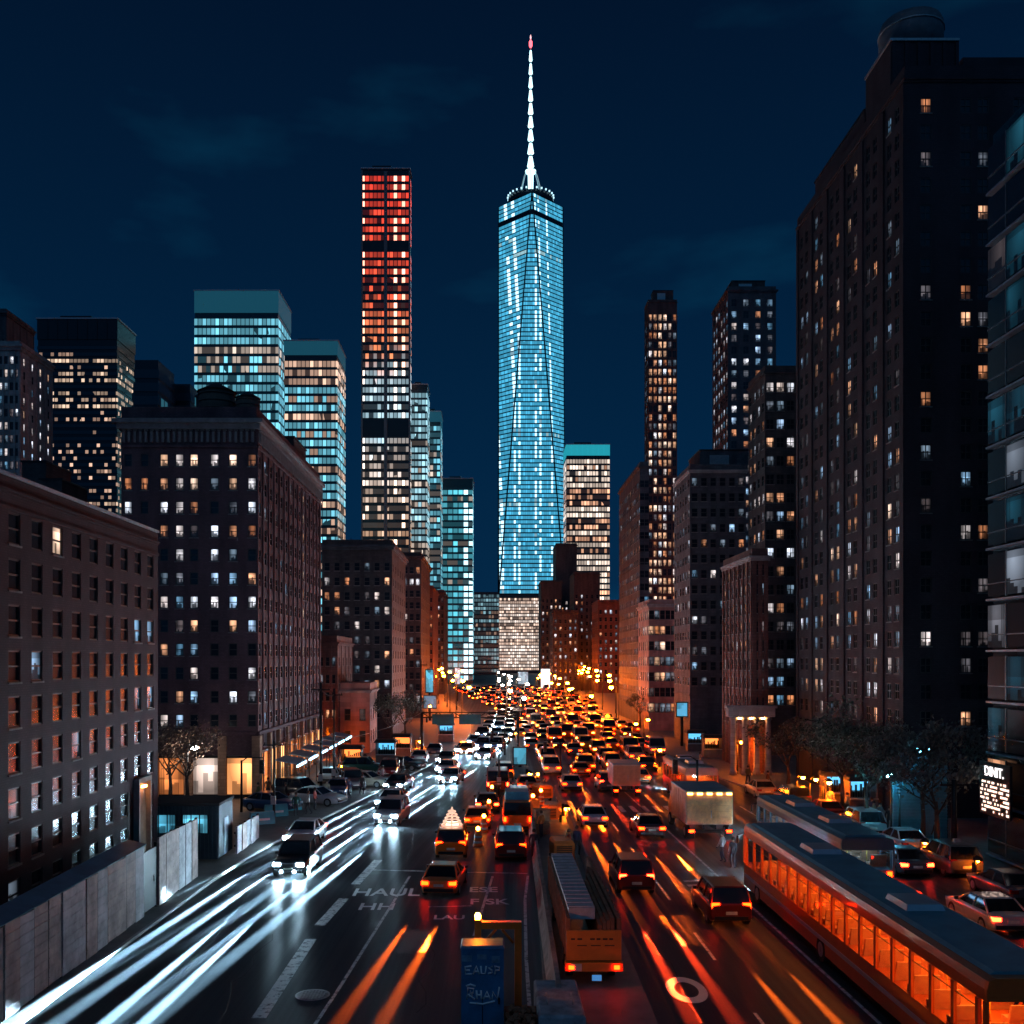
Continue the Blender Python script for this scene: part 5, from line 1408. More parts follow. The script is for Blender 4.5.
sc_ = thing('site_cabin', 'dark blue site cabin with two glowing blue windows behind the hoarding', 'cabin', (-18.0, 60.4, .14))
b = MB(); b.span(-2.3, 2.0, -1.6, 1.6, .15, 3.3)
for k in range(18): b.span(-2.25 + .24 * k, -2.13 + .24 * k, -1.66, -1.602, .2, 3.25)
for k in range(13): b.span(2.002, 2.06, -1.5 + .24 * k, -1.38 + .24 * k, .2, 3.25)
b.build('wall', [plain('cabin_blue', (.03, .06, .085), .5, .2, .25, 2)], sc_)
b = MB(); b.span(-2.4, 2.1, -1.72, 1.72, 3.303, 3.45); b.build('roof', [M_roof], sc_)
CAB = lit_window('cabin_window', (.08, .42, .66), 1.4, (.15, .6, .8), .3)
for x in (-1.2, .7):
    b = MB(); b.quad((x - .75, -1.68, 1.7), (x + .75, -1.68, 1.7), (x + .75, -1.68, 2.75), (x - .75, -1.68, 2.75), 0, [(0, 0), (1, 0), (1, 1), (0, 1)])
    for k in range(4): b.span(x - .78 + .5 * k, x - .72 + .5 * k, -1.72, -1.66, 1.66, 2.8, 1)
    b.build('window', [CAB, M_dark], sc_)
b = MB(); b.span(2.07, 2.1, -.5, .4, .2, 2.4); b.build('door', [plain('cabin_door', (.1, .2, .3), .5)], sc_)

# blue litter/road works barriers on the plaza
for i, (p, q, lab) in enumerate(((276, 818, 'teal water filled barrier nearest the dark utility pole'), (290, 812, 'teal water filled barrier beside the parked cars'), (262, 826, 'teal water filled barrier at the corner of the crossing'))):
    Y = 12000 / (q - 660); X = px(p, 0, Y)[0]
    t = thing('plastic_barrier', lab, 'barrier', (X, Y, .14), .5, 'teal plastic barriers on the plaza')
    b = MB(); b.rings([[(-.9, -.28, 0), (.9, -.28, 0), (.9, .28, 0), (-.9, .28, 0)], [(-.9, -.25, .25), (.9, -.25, .25), (.9, .25, .25), (-.9, .25, .25)], [(-.85, -.12, .9), (.85, -.12, .9), (.85, .12, .9), (-.85, .12, .9)]], 0, False); b.build('body', [plain('teal_plastic', (.03, .30, .36), .4)], t)
    b = MB(); b.span(-.5, .5, -.3, -.26, .3, .45); b.build('reflector', [plain('reflector', (.6, .6, .6), .3)], t)

# ------------------------------------------------------------------ lamps, poles, signals, signs
LW = emit('lamp_white', (1.0, .86, .74), 170)
LO = emit('lamp_sodium', (1.0, .15, .004), 850)
LT = emit('lamp_teal', (.10, .62, .90), 260)
LWF = emit('lamp_far_white', (1.0, .66, .42), 300)
LMESH = {}
def street_lamp(label, X, Y, h, col, arm, group, z=.14, globe=.2):
    t = thing('street_lamp', label, 'street lamp', (X, Y, z), 0, group)
    k = (round(h, 1), round(arm, 2), col.name, globe)
    if k not in LMESH:
        b = MB(); b.tube([(0, 0, 0), (0, 0, .9), (0, 0, .95), (0, 0, h - .5)], [.14, .13, .08, .055], 8); p_ = b.mesh('pole', [M_dark])
        b = MB(); b.tube([(0, 0, h - .6), (arm * .15, 0, h - .1), (arm * .6, 0, h + .12), (arm, 0, h + .1)], .045, 6); a_ = b.mesh('arm', [M_dark])
        b = MB(); b.lathe((arm, 0, h - .12), [(.05, .26), (.26, .1), (.28, 0), (.2, .005)][::-1], 12); hd = b.mesh('lamp_head', [M_dark])
        b = MB(); b.lathe((arm, 0, h - .12 - globe * 1.3), [(.03, 0), (globe * .8, globe * .25), (globe, globe * .7), (globe * .8, globe * 1.2)], 10); ln = b.mesh('lamp_glass', [col])
        LMESH[k] = (p_, a_, hd, ln)
    for nm, me in zip(('pole', 'arm', 'lamp_head', 'lamp_glass'), LMESH[k]): link(nm, me, t)
    return t
def lamp_at(p, q, Y, col, label, group, arm=.8, globe=.2):
    X, _, Z = px(p, q, Y)
    zb = .14
    return street_lamp(label, X - arm, Y, Z - zb, col, arm, group, zb, globe)
LG = 'street lamps'
lamp_at(194, 744, 80, LW, 'white globe street lamp shining through the bare tree on the left', LG, .5, .26)
lamp_at(300, 746, 108, LO, 'orange street lamp by the brown block shopfronts, nearer of the pair', LG, .6, .22)
lamp_at(309, 742, 118, LO, 'orange street lamp by the brown block shopfronts, farther of the pair', LG, .6, .22)
lamp_at(343, 764, 104, LO, 'orange street lamp above the parked cars on the plaza', LG, .6, .2)
lamp_at(365, 755, 120, LO, 'orange street lamp in front of the pink corner building', LG, .6, .2)
lamp_at(420, 740, 135, LO, 'orange street lamp beside the left kerb before the gantry', LG, .6, .2)
lamp_at(430, 705, 190, LO, 'orange street lamp under the slim red building', LG, .6, .22)
lamp_at(889, 772, 66, LT, 'teal white street lamp among the trees at the right', LG, -.7, .2)
lamp_at(803, 775, 82, LO, 'orange street lamp left of a row of three on the right pavement', LG, .5, .17)
lamp_at(816, 777, 80, LO, 'orange street lamp in the middle of a row of three on the right pavement', LG, .5, .17)
lamp_at(829, 780, 78, LO, 'orange street lamp on the right of a row of three by the trees', LG, .5, .17)
lamp_at(804, 800, 74, LO, 'low orange lamp below the row of three lamps', LG, .4, .16)
lamp_at(925, 840, 58, LO, 'small orange lamp post by the right parked cars', LG, .3, .1)
lamp_at(978, 858, 54, LO, 'small dim orange lamp under the lit dot sign', LG, .2, .08)
lamp_at(742, 740, 104, LO, 'orange street lamp at the foot of the striped brick building', LG, .5, .22)
lamp_at(648, 718, 150, LO, 'orange street lamp in front of the pinkish stone building', LG, .6, .24)
lamp_at(636, 722, 140, LO, 'orange street lamp left of the pinkish stone building lamp', LG, .6, .24)
lamp_at(660, 748, 112, LO, 'orange street lamp above the far right crossing', LG, .6, .22)
lamp_at(612, 722, 170, LO, 'brightest orange street lamp at the right edge of the distant jam', LG, .6, .3)
lamp_at(487, 802, 78, LO, 'orange lamp post in the middle of the queued traffic', LG, .3, .16)
lamp_at(530, 772, 100, LO, 'orange lamp post at the median tip', LG, .3, .16)
lamp_at(567, 806, 76, LO, 'orange lamp post on the right side of the median', LG, .3, .2)
for i in range(15):
    for xr, gname in ((3.0, 'far lamps between the carriageways'), (14.0, 'far lamps along the lane divider')):
        Y = 175 + 16 * i + xr
        street_lamp('twin row orange lamp standing among the distant jammed cars' if xr > 5 else 'median white lamp standing among the distant jammed cars', interp([(150, 5.2), (420, 4.0)], Y) + (xr - 3) * (1 + (Y - 175) / 600) + 2.2 * math.sin(i * 2.3 + xr), Y + 4 * math.sin(i * 5.1), 5.5 + (i % 3) * .9, LO if xr > 5 else LWF, .7, gname, .0, .36)
    Y = 190 + 16 * i
    street_lamp('orange street lamp along the far left pavement by the distant jam', lkerb(Y) - 1.5 - (i % 3) * 1.3, Y, 7 + (i % 4) * .9, LO, 1.4, 'far orange street lamps on the left', .14, .42)
    street_lamp('orange street lamp along the far right pavement by the distant jam', rkerb(Y) + 1.2 + (i % 3), Y, 7 + (i % 4) * .9, LO, -1.4, 'far orange street lamps on the right', .14, .42)

def pole(label, p, ytop, ybase, r=.11, arm=0, lamp=False):
    Y = 12000 / (ybase - 660); X = px(p, 0, Y)[0]; h = (ybase - ytop) * Y / 1000
    t = thing('utility_pole', label, 'utility pole', (X, Y, .14), 0, 'dark utility poles')
    b = MB(); b.tube([(0, 0, 0), (0, 0, h)], [r, r * .7], 8); b.build('mast', [M_dark], t)
    b = MB(); b.span(-.8, .8, -.05, .05, h * .93, h * .93 + .1); b.tube([(-.7, 0, h * .93 + .1), (-.7, 0, h * .93 + .25)], .04, 6); b.tube([(.7, 0, h * .93 + .1), (.7, 0, h * .93 + .25)], .04, 6); b.build('crossarm', [M_dark], t)
    b = MB(); b.box((0, -r - .12, 1.5), (.35, .22, .6)); b.build('control_box', [M_steel], t)
    return t
pole('tall dark utility pole on the corner in front of the shopfronts', 274, 742, 822)
pole('tallest dark utility pole in front of the narrow reddish building', 321, 684, 796, .14)
pole('dark utility pole right of the pink corner building', 334, 690, 790, .12)
pole('thin pole by the left kerb before the gantry', 421, 660, 752, .1)
pole('thin pole rising between the queue and the distant jam', 499, 742, 800, .09)
pole('thick dark pole standing before the blue lit hoarding at the right', 954, 782, 872, .2)

def signal(label, p, q, Y, on, side=1, group='traffic signals', h=None):
    X, _, Z = px(p, q, Y)
    t = thing('traffic_signal', label, 'traffic signal', (X + side * 1.6, Y, .1), 0, group)
    b = MB(); b.tube([(0, 0, 0), (0, 0, Z + .5)], [.11, .08], 8); b.tube([(0, 0, Z + .4), (-side * .5, 0, Z + .75), (-side * 1.7, 0, Z + .7)], .05, 6); b.build('mast', [M_dark], t)
    b = MB(); b.box((-side * 1.6, 0, Z), (.36, .26, 1.05)); 
    for k in range(3): b.cyl((-side * 1.6, -.2, Z + .33 - .33 * k), .13, .16, 10, 'y')
    hd = b.build('signal_head', [plain('signal_black', (.015, .016, .017), .5)], t)
    for k, (nm, c) in enumerate((('red', (1., .06, .03)), ('amber', (1., .4, .05)), ('green', (.1, .9, .6)))):
        b = MB(); b.cyl((-side * 1.6, -.245, Z + .33 - .33 * k), .11, .03, 12, 'y')
        b.build('lens', [emit('signal_' + nm, c, 14) if nm == on else plain('lens_off_' + nm, tuple(x * .06 for x in c), .3)], hd)
    return t
signal('traffic signal over the near end of the queued traffic', 496, 792, 84, 'red')
signal('traffic signal hanging by the median tip', 545, 748, 104, 'red', 1)
signal('traffic signal on the left corner by the utility pole', 262, 768, 78, 'green', -1)
signal('traffic signal beside the orange box truck', 675, 768, 72, 'amber', 1)
signal('traffic signal on a curved arm above the oncoming headlights', 492, 735, 125, 'red', 1)

# gantry over the left carriageway
gx0, gx1 = px(422, 0, 120)[0], px(518, 0, 120)[0]
ga = thing('sign_gantry', 'dark overhead gantry spanning the oncoming carriageway in the distance', 'gantry', (gx0, 120, .1))
gw = gx1 - gx0
for x in (0, gw):
    b = MB(); b.tube([(x, 0, 0), (x, 0, 5.7)], .16, 8); b.build('post', [M_dark], ga)
b = MB()
for z in (5.0, 5.6): b.tube([(0, 0, z), (gw, 0, z)], .08, 6)
for k in range(12): b.tube([(gw * k / 12, 0, 5.0 if k % 2 else 5.6), (gw * (k + 1) / 12, 0, 5.6 if k % 2 else 5.0)], .05, 5)
b.build('truss', [M_dark], ga)
for k, x in enumerate((gw * .22, gw * .5)):
    b = MB(); b.span(x - 1.3, x + 1.3, -.16, -.09, 4.2, 5.4); s_ = b.build('sign_panel', [plain('sign_green', (.01, .06, .06), .5)], ga)

def screen(name, col, strength):
    if name in MAT: return MAT[name]
    m, t, p = _new(name)
    g = N(t, 'ShaderNodeTexCoord'); mp = N(t, 'ShaderNodeMapping'); mp.inputs['Scale'].default_value = (1.3, 1, .9)
    t.links.new(g.outputs['Object'], mp.inputs[0])
    v = N(t, 'ShaderNodeTexVoronoi'); v.distance = 'CHEBYCHEV'; v.inputs['Scale'].default_value = .9; t.links.new(mp.outputs[0], v.inputs['Vector'])
    s_ = N(t, 'ShaderNodeSeparateXYZ'); t.links.new(v.outputs['Color'], s_.inputs[0])
    t.links.new(mix_c(t, s_.outputs['X'], tuple(c * .5 for c in col), tuple(min(1, c * 1.3 + .08) for c in col)), p.inputs['Emission Color'])
    t.links.new(math_n(t, 'MULTIPLY', math_n(t, 'ADD', math_n(t, 'MULTIPLY', s_.outputs['Y'], .9), .5), strength), p.inputs['Emission Strength'])
    p.inputs['Base Color'].default_value = (.02, .02, .02, 1); m.cycles.emission_sampling = 'NONE'
    MAT[name] = m
    return m
def billboard(label, pa, pb, qa, qb, Y, mat, strip, foot=True):
    xa, xb = px(pa, 0, Y)[0], px(pb, 0, Y)[0]; za, zb = px(0, qb, Y)[2], px(0, qa, Y)[2]
    t = thing('billboard', label, 'billboard', ((xa + xb) / 2, Y, 0), 0, 'lit billboards along the avenue')
    w = xb - xa
    b = MB(); b.span(-w / 2, w / 2, -.12, .12, za, zb); b.build('panel', [mat], t)
    b = MB(); b.span(-w / 2 - .15, w / 2 + .15, -.1, .2, za - .15, za - .004); b.span(-w / 2 - .15, w / 2 + .15, -.1, .2, zb + .004, zb + .15); b.span(-w / 2 - .15, -w / 2 - .004, -.1, .2, za, zb); b.span(w / 2 + .004, w / 2 + .15, -.1, .2, za, zb); b.build('frame', [M_dark], t)
    b = MB(); b.tube([(0, .1, 0), (0, .1, za - .15)], .2, 8); b.build('post', [M_dark], t)
BBW = emit('screen_white', (.75, .92, 1.0), 1.6, False); BBC = screen('screen_cyan', (.04, .42, .62), .9); BBB = screen('screen_blue', (.03, .25, .42), .7); BBP = screen('screen_pale', (.45, .62, .8), .9)
billboard('bright white screen at the right foot of the spire tower', 541, 552, 669, 688, 400, BBW, None)
billboard('tall cyan lit screen on the left of the avenue', 426, 433, 670, 692, 200, BBC, None)
billboard('dark blue screen below the tall cyan one', 424, 436, 696, 708, 196, BBB, None)
billboard('small pale blue screen near the teal glass block', 455, 460, 668, 684, 290, BBP, None)
billboard('wide cyan screen beside the oncoming glare', 514, 526, 748, 764, 112, BBC, None)
billboard('blue shop screen on the pinkish stone building corner', 677, 687, 703, 716, 138, screen('screen_cyan_bright', (.06, .42, .7), .9), None)
billboard('small white screen at the far end beside the spire podium', 518, 528, 672, 684, 420, BBP, None)

# awnings in front of L2
for k in range(6):
    Y = 90 + 6.0 * k
    t = thing('market_awning', 'blue white lit market awning along the shops, %s' % ORD[k], 'awning', (-18.2, Y, .14), 0, 'lit awnings by the shopfronts')
    b = MB(); b.rings([[(-.7, y, 3.1), (1.3, y, 2.75), (1.3, y, 2.65), (-.7, y, 3.0)] for y in (-2.1, 2.1)], 0, False); b.build('canopy', [plain('awning_cloth', (.30, .50, .58), .7, 0, .2, 3)], t)
    b = MB(); b.span(1.2, 1.32, -2.1, 2.1, 2.42, 2.58); b.build('light_strip', [emit('awning_strip', (.35, .78, 1.0), 9)], t)
    for sy in (-2.0, 2.0):
        b = MB(); b.tube([(1.2, sy, 0), (1.2, sy, 2.6)], .04, 6); b.build('leg', [M_dark], t)
# kiosks / stalls on both pavements
def kiosk(label, X, Y, col, strip, rz=0):
    t = thing('kiosk', label, 'kiosk', (X, Y, .14), rz, 'street kiosks')
    b = MB(); b.span(-1.1, 1.1, -.8, .8, 0, 1.0); b.span(-1.1, -1.0, -.8, .8, 1.0, 2.4); b.span(1.0, 1.1, -.8, .8, 1.0, 2.4); b.span(-1.0, 1.0, .7, .8, 1.0, 2.4); b.build('booth', [col], t)
    b = MB(); b.rings([[(-1.3, -1.2, 2.403), (1.3, -1.2, 2.403), (1.3, .95, 2.403), (-1.3, .95, 2.403)], [(-1.1, -.8, 2.75), (1.1, -.8, 2.75), (1.1, .8, 2.75), (-1.1, .8, 2.75)]], 0, False); b.build('roof', [M_roof], t)
    b = MB(); b.span(-.9, .9, .6, .69, 1.5, 2.2); b.build('light_panel', [strip], t)
    b = MB(); q = random.Random(int(X * 10))
    for k in range(9): b.span(-.85 + .2 * k, -.72 + .2 * k, .3, .45, 1.0, 1.0 + q.uniform(.3, 1.1))
    b.build('goods_display', [M_dark], t)
    b = MB(); b.span(-1.1, 1.1, -1.0, -.801, .95, 1.05); b.build('counter', [M_steel], t)
KW = emit('kiosk_warm', (1.0, .24, .05), 2.2); KB = emit('kiosk_blue', (.10, .45, .75), 1.6)
kp = plain('kiosk_paint', (.12, .1, .1), .6)
for (p, q, s_, lab) in ((352, 772, KW, 'warm lit kiosk among the parked cars on the plaza'), (386, 764, KB, 'blue lit kiosk behind the plaza cars'), (402, 757, KW, 'warm lit kiosk under the plaza lamps'), (446, 742, KB, 'blue lit kiosk by the left kerb before the gantry'),
                        (695, 752, KB, 'blue lit kiosk at the foot of the grey setback block'), (712, 758, KW, 'warm lit kiosk by the striped brick building'), (836, 806, KB, 'blue lit kiosk under the right hand trees'), (860, 812, KB, 'second blue lit kiosk under the right hand trees')):
    Y = 12000 / (q - 660); kiosk(lab, px(p, 0, Y)[0], Y, kp, s_)
# entrance of striped building: tall lit portal
pt_ = thing('lit_portal', 'tall warm lit stone portal at the corner of the striped brick building', 'portal', (26.6, 103.2, .14))
for x in (-1.5, -.3, .9, 2.1):
    b = MB(); b.lathe((x, 0, 0), [(.42, 0), (.42, .4), (.32, .45), (.28, 5.6), (.4, 5.7), (.4, 6.0)], 14); b.build('column', [PALE], pt_)
b = MB(); b.span(-2.1, 2.7, -.5, .5, 6.004, 6.9); b.span(-2.3, 2.9, -.6, .6, 6.904, 7.15); b.build('lintel', [PALE], pt_)
for x in (-.9, .3, 1.5):
    b = MB(); b.box((x, -.25, 5.85), (.3, .25, .14)); b.build('downlight', [emit('portal_lamp', (1.0, .42, .12), 60)], pt_)
# blue lit hoarding behind the right trees
bh = thing('site_screen', 'blue lit corrugated screen behind the thick pole at the right', 'screen', (29.0, 66.5, .14))
b = MB(); b.span(-2.2, 1.4, 0, .12, 0, 5.5)
for k in range(24): b.span(-2.2, 1.4, -.04, -.002, .1 + .225 * k, .2 + .225 * k)
b.build('panel', [plain('screen_blue_paint', (.10, .24, .30), .5, .2, .2, 1.5)], bh)
b = MB()
for x in (-2.25, -.4, 1.45): b.span(x - .05, x + .05, .125, .28, 0, 5.7)
b.build('post', [M_dark], bh)
b = MB(); b.tube([(-.6, -.02, 5.6), (-.6, -1.2, 6.1)], .04, 6); b.box((-.6, -1.25, 6.05), (1.2, .2, .1)); b.build('floodlight', [emit('flood_blue', (.12, .60, .9), 14)], bh)

# ------------------------------------------------------------------ trees
def tree(label, X, Y, h, cr, leafc, n, seed, z=.14, name='street_tree', spread=1.0):
    t = thing(name, label, 'tree', (X, Y, z), 0, 'street trees')
    r = random.Random(seed)
    b = MB(); tips = []
    b.tube([(0, 0, 0), (.05, .02, h * .2), (-.04, .03, h * .42)], [.2, .15, .11], 8)
    def limb(p, d, L, rad, depth):
        q = p + d * L; m = p + d * L * .5 + Vector((r.uniform(-.1, .1), r.uniform(-.1, .1), r.uniform(0, .1))) * L
        b.tube([p, m, q], [rad, rad * .8, rad * .5], 5)
        tips.append((q, L)); tips.append((m, L))
        if depth:
            for k in range(r.choice((2, 3, 3))):
                nd = (d + Vector((r.uniform(-.8, .8), r.uniform(-.8, .8), r.uniform(-.25, .55)))).normalized()
                limb(q, nd, L * r.uniform(.55, .8), rad * .5, depth - 1)
    for k in range(6):
        a = 2 * PI * k / 6 + r.uniform(-.4, .4)
        limb(Vector((0, 0, h * r.uniform(.3, .42))), Vector((math.cos(a) * .75, math.sin(a) * .75, r.uniform(.5, 1.2))).normalized(), h * .24 * r.uniform(.8, 1.2), .07, 3)
    b.build('trunk', [plain('bark', (.06, .045, .038), .9, scale=6)], t)
    b = MB()
    for k in range(n):
        p, L = r.choice(tips); s = r.uniform(.07, .17)
        c = p + Vector((r.gauss(0, .3), r.gauss(0, .3), r.gauss(0, .28))) * cr * .28 * spread
        u = Vector((r.gauss(0, 1), r.gauss(0, 1), r.gauss(0, 1))).normalized(); v = u.orthogonal().normalized(); w_ = u.cross(v)
        b.quad(c - v * s, c + w_ * s * .6, c + v * s, c - w_ * s * .6)
    b.build('crown', [leafc], t)
    return t
LFW = leaf_mat('dry_leaves', (.16, .10, .07)); LFD = leaf_mat('dark_leaves', (.05, .07, .05)); LFB = leaf_mat('dusty_leaves', (.09, .10, .09))
tree('sparse bare tree glowing around the white lamp on the left', px(186, 0, 79)[0], 79.2, 7.6, 3.0, LFW, 1500, 1)
tree('second sparse tree behind the lamp lit one on the left', px(170, 0, 83)[0], 83, 6.8, 2.6, LFW, 900, 2)
tree('widest right hand tree with dusty leaves before the giant tower', px(926, 0, 63)[0], 63.5, 9.0, 3.4, LFB, 4200, 3)
tree('dark right hand tree just left of the teal lamp', px(866, 0, 69)[0], 69, 8.2, 3.0, LFD, 2600, 4)
tree('dark right hand tree by the row of three orange lamps', px(842, 0, 76)[0], 76, 7.6, 2.8, LFD, 2200, 5)
tree('small dark tree at the far end of the right pavement', px(788, 0, 90)[0], 90, 6.8, 2.4, LFD, 1600, 6)
tree('leafy tree close to the thick dark pole on the right', px(948, 0, 60)[0], 61.5, 7.5, 2.6, LFB, 2200, 7)
tree('dark tree on the plaza left of the gantry', px(405, 0, 140)[0], 140, 7.5, 2.8, LFD, 1500, 8)
tree('dark tree beside the pink corner building', px(392, 0, 132)[0], 132, 8.5, 3.0, LFD, 1600, 9)
tree('small street tree at the foot of the long grey street wall', px(640, 0, 175)[0], 175, 7, 2.6, LFD, 1200, 10)

# ------------------------------------------------------------------ people
SKIN = plain('skin', (.42, .25, .18), .6, var=.08)
def person(label, X, Y, rz, coat, legs, pose='walk', z=.14):
    t = thing('person', label, 'person', (X, Y, z), rz, 'people by the roadway')
    st = .22 if pose == 'walk' else .07
    V = [(0, 0, .96), (0, .02, 1.15), (0, .03, 1.38), (0, .02, 1.50), (0, -.01, 1.62), (0, -.01, 1.74),
         (-.10, 0, .9), (-.11, -st * .6, .5), (-.11, -st * .3 + .04, .08), (-.11, -st * .3 - .12, .04),
         (.10, 0, .9), (.11, st * .3, .5), (.11, st + .06, .1), (.11, st - .08, .04),
         (-.20, .02, 1.42), (-.27, st * .4 + .02, 1.14), (-.25, st * .2 - .1, .90), (-.24, st * .2 - .14, .82),
         (.20, .02, 1.42), (.27, -st * .4 + .02, 1.14), (.25, -st * .6 - .08, .92), (.24, -st * .6 - .12, .84)]
    E = [(0, 1), (1, 2), (2, 3), (3, 4), (4, 5), (0, 6), (6, 7), (7, 8), (8, 9), (0, 10), (10, 11), (11, 12), (12, 13), (2, 14), (14, 15), (15, 16), (16, 17), (2, 18), (18, 19), (19, 20), (20, 21)]
    Rr = [.16, .145, .17, .06, .10, .085, .10, .07, .045, .04, .10, .07, .045, .04, .07, .052, .04, .035, .07, .052, .04, .035]
    me = bpy.data.meshes.new('body'); me.from_pydata(V, E, [])
    m, tt, p = _new('outfit'); 
    g = N(tt, 'ShaderNodeTexCoord'); s = N(tt, 'ShaderNodeSeparateXYZ'); tt.links.new(g.outputs['Object'], s.inputs[0])
    a = math_n(tt, 'GREATER_THAN', s.outputs['Z'], .93); h_ = math_n(tt, 'GREATER_THAN', s.outputs['Z'], 1.5)
    c = mix_c(tt, h_, mix_c(tt, a, legs, coat), (.42, .25, .18)); tt.links.new(c, p.inputs['Base Color']); p.inputs['Roughness'].default_value = .8
    me.materials.append(m)
    o = link('body', me, t)
    md = o.modifiers.new('skin', 'SKIN'); md.use_smooth_shade = True
    sk = me.skin_vertices[0]
    for i, q in enumerate(Rr): sk.data[i].radius = (q, q * (.72 if i < 3 else 1))
    sk.data[0].use_root = True
    sb = o.modifiers.new('sub', 'SUBSURF'); sb.levels = 1; sb.render_levels = 1
    b = MB(); b.lathe((0, .012, 1.63), [(.103, 0), (.118, .06), (.108, .13), (.06, .185), (.01, .2)], 12); b.build('hair', [plain('hair_dark', (.03, .02, .016), .7)], t)
    return t
PP = [(534, 862, 'person in a dark coat standing on the median near the queue', (.03, .03, .04), (.02, .02, .03), .16), (569, 862, 'person in a dark red jacket on the median behind the trailer', (.2, .03, .03), (.02, .02, .03), .16), (577, 858, 'person in a blue jacket beside the red jacketed one on the median', (.04, .07, .14), (.03, .03, .03), .16), (541, 840, 'person in an orange vest by the median wall', (.55, .16, .03), (.03, .03, .05), .16),
      (308, 816, 'person in a pale coat walking on the left plaza', (.45, .4, .38), (.04, .04, .05), .14), (296, 818, 'person in a dark green coat on the left plaza', (.03, .1, .07), (.03, .03, .04), .14), (315, 812, 'person in a red coat among the plaza cars', (.4, .06, .05), (.03, .03, .04), .14), (378, 796, 'person in a black coat by the left kerb', (.02, .02, .025), (.02, .02, .03), .14),
      (722, 862, 'person in a white shirt by the front of the long bus', (.6, .6, .6), (.05, .05, .08), 0), (733, 868, 'person with dark clothes beside the white shirted one', (.05, .05, .06), (.03, .03, .04), 0), (880, 830, 'person in a grey coat on the right pavement under the trees', (.2, .2, .2), (.03, .03, .04), .14)]
COATS = [('black', (.02, .02, .024)), ('beige', (.36, .30, .22)), ('navy', (.03, .05, .12)), ('red', (.34, .04, .03)), ('grey', (.16, .16, .17)), ('white', (.6, .6, .58)), ('brown', (.12, .06, .03)), ('olive', (.09, .10, .04))]
SPOT = [(286, 806, 'beside the dark utility pole'), (327, 803, 'under the lit awnings'), (349, 800, 'between the parked plaza cars'), (361, 790, 'near the warm kiosk'), (392, 786, 'at the plaza kerb'), (404, 776, 'by the blue kiosk'), (268, 800, 'in front of the ochre shopfront'), (258, 806, 'at the shop corner'),
        (832, 834, 'by the first parked car on the right'), (846, 828, 'beneath the right hand trees'), (872, 824, 'in front of the blue kiosks'), (905, 838, 'by the teal lamp'), (812, 818, 'under the row of three orange lamps'), (796, 812, 'past the row of orange lamps'), (762, 792, 'by the lit portal'), (748, 786, 'left of the lit portal'), (936, 850, 'near the thick dark pole'), (700, 770, 'at the foot of the grey block')]
for i, (p, q, w) in enumerate(SPOT):
    cn, cc = COATS[i % 8]
    PP.append((p, q, 'person in a %s coat walking %s' % (cn, w), cc, (.03, .03, .04), .14))
for i, (p, q, lab, c, l, z) in enumerate(PP):
    Y = 12000 / (q - 660); X = px(p, 0, Y)[0]
    if p < 420: X = min(X, lkerb(Y) - .6)
    if p > 740: X = max(X, rkerb(Y) + .5)
    person(lab, X, Y, (i * 1.3) % 6.28, c, l, 'walk' if i % 3 else 'stand', z)

# ------------------------------------------------------------------ road works drums with amber lamps
DRUM = plain('drum_orange', (.65, .14, .01), .5, 0, .2, 4); DRUMW = plain('drum_white', (.7, .7, .68), .4)
b = MB(); b.lathe((0, 0, 0), [(.34, 0), (.34, .08), (.27, .1), (.26, .42), (.24, .44), (.23, .75), (.2, .78), (.19, .98), (.05, 1.0)], 14); dm1 = b.mesh('body', [DRUM])
b = MB(); b.lathe((0, 0, .2), [(.275, 0), (.27, .14)], 14); dm2 = b.mesh('reflective_band', [DRUMW])
b = MB(); b.lathe((0, 0, .55), [(.25, 0), (.245, .12)], 14); dm4 = b.mesh('reflective_band', [DRUMW])
b = MB(); b.lathe((0, 0, 1.0), [(.04, 0), (.12, .04), (.12, .2), (.04, .26)], 10); dm3 = b.mesh('warning_lamp', [emit('drum_lamp', (1.0, .20, .012), 130)])
DW = ['closest to the stop line', 'beside the dark red car', 'by the orange van', 'level with the black sedan', 'near the median tip', 'between the two queue files', 'at the left of the queue', 'behind the orange van', 'past the end of the queue', 'in the gore before the far jam']
for i, (p, q) in enumerate(((478, 846), (484, 832), (536, 828), (489, 816), (541, 806), (508, 818), (492, 800), (533, 812), (500, 786), (538, 788))):
    Y = 12000 / (q - 660); X = px(p, 0, Y)[0]
    t = thing('traffic_drum', 'orange road works drum with an amber lamp, %s' % DW[i], 'drum', (X, Y, .16 if X > 3 else 0), 0, 'orange road works drums')
    link('body', dm1, t); link('reflective_band', dm2, t); link('reflective_band', dm4, t); link('warning_lamp', dm3, t)

# repairs in the asphalt
rp_ = MB(); q = random.Random(9)
for (x, y, w, l) in ((-3.2, 41, 1.2, 3.5), (-6.6, 52, 1.1, 4), (8.6, 42, 1.4, 5), (11.2, 57, 1.3, 6), (0.3, 46.5, .9, 2.5), (20, 52, 2, 6), (7.6, 70, 1.3, 7), (23.5, 44, 1.5, 4)):
    rp_.quad((x - w / 2, y, .0025), (x + w / 2, y + .1, .0025), (x + w / 2, y + l, .0025), (x - w / 2, y + l - .15, .0025))
tag(rp_.build('asphalt_patch', plain('fresh_tar', (.026, .026, .028), .6, 0, .3, 5, .1)), kind='structure')
tc_ = MB()
for (x, y) in ((-9, 33), (-5, 60), (-2.5, 34), (7, 33), (10, 46), (12, 70), (18, 40), (-12, 45), (22, 58)):
    pts = [(x, y)]
    for k in range(9): pts.append((pts[-1][0] + q.uniform(-.35, .35), pts[-1][1] + q.uniform(.8, 1.8)))
    stripe(pts, .05, tc_, .003)
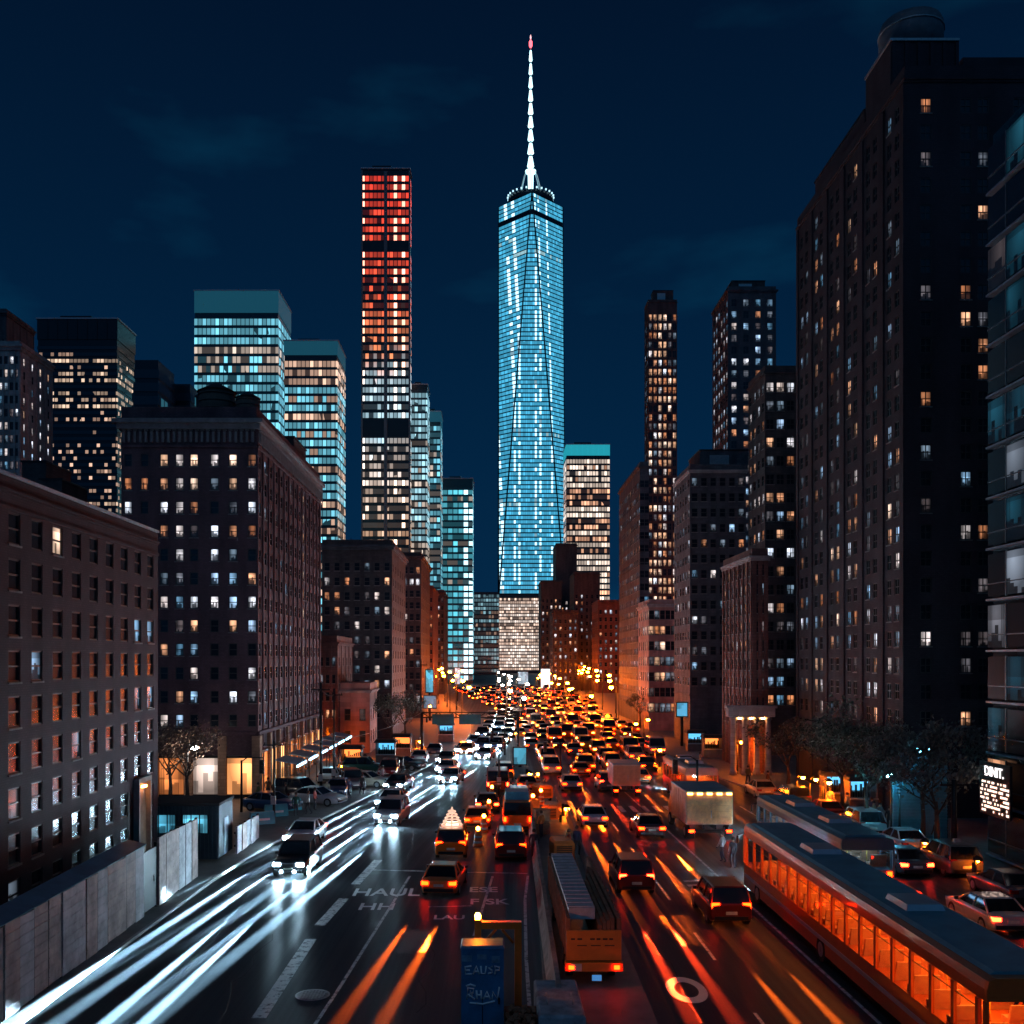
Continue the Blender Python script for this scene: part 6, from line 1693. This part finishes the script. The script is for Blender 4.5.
tag(tc_.build('tar_seam', plain('tar_black', (.012, .012, .013), .6)), kind='structure')

# overhead wires between the poles
def wire(label, a, b_, sag):
    pts = []
    for k in range(13):
        f = k / 12; pts.append((a[0] + (b_[0] - a[0]) * f, a[1] + (b_[1] - a[1]) * f, a[2] + (b_[2] - a[2]) * f - sag * 4 * f * (1 - f)))
    b = MB(); b.tube(pts, .02, 5); o = b.build('overhead_wire', [M_dark]); tag(o, label, 'wire', 'overhead wires')
def ptop(p, yt, yb): Y = 12000 / (yb - 660); return (px(p, 0, Y)[0], Y, .14 + (yb - yt) * Y / 1000 * .94)
A, B_, C_ = ptop(274, 742, 822), ptop(321, 684, 796), ptop(334, 690, 790)
wire('thin overhead wire from the corner pole to the tallest left pole', A, B_, .6)
wire('thin overhead wire between the two tall poles by the pink corner building', B_, C_, .3)
wire('long thin overhead wire from the corner pole across to the gantry post', A, (gx0, 120, 5.7), .9)

# site equipment on the median
GENP = plain('generator_orange', (.52, .15, .02), .5, 0, .25, 2); CRATE = plain('crate_boards', (.26, .15, .08), .8, 0, .35, 3)
def generator(label, X, Y, rz):
    t = thing('site_generator', label, 'generator', (X, Y, .16), rz, 'site equipment on the median')
    b = MB(); b.rings([[(-.6, -.9, .35), (.6, -.9, .35), (.6, .9, .35), (-.6, .9, .35)], [(-.6, -.9, 1.25), (.6, -.9, 1.25), (.6, .9, 1.25), (-.6, .9, 1.25)], [(-.5, -.8, 1.4), (.5, -.8, 1.4), (.5, .8, 1.4), (-.5, .8, 1.4)]], 0, False); b.build('body', [GENP], t)
    b = MB()
    for k in range(6): b.span(-.45, .45, -.93, -.903, .5 + .11 * k, .56 + .11 * k)
    b.build('vent_grille', [M_dark], t)
    b = MB(); b.tube([(.3, .4, 1.4), (.3, .4, 1.7), (.3, .25, 1.8)], .05, 8); b.build('exhaust', [M_steel], t)
    b = MB(); b.tube([(0, .9, .4), (0, 1.7, .3)], .04, 6); b.build('drawbar', [M_dark], t)
    for sx in (-1, 1): wheel(t, sx * .66, 0, .28, .16)
generator('orange site generator on the median behind the long trailer', 4.2, 58.5, .1)
generator('orange site generator standing by the median lamp post', 4.5, 73, -.2)
generator('orange site generator farthest along the median', 4.4, 84, .3)
def crate(label, X, Y, z, s_):
    t = thing('timber_crate', label, 'crate', (X, Y, z), .1 * s_, 'site equipment on the median')
    b = MB(); b.span(-.5, .5, -.4, .4, .08, .8)
    b.build('box', [CRATE], t)
    b = MB()
    for x in (-.46, 0, .46): b.span(x - .05, x + .05, -.43, -.402, .08, .8)
    b.build('batten', [CRATE], t)
    b = MB(); b.span(-.54, .54, -.45, .45, .803, .86); b.build('lid', [CRATE], t)
crate('lower timber crate on the median in front of the farther generator', 3.5, 68.0, .16, 1)
crate('upper timber crate stacked on another one on the median', 3.5, 68.0, 1.022, 2)
crate('single timber crate at the median edge beside the barrier wall', 3.3, 79.0, .16, 3)
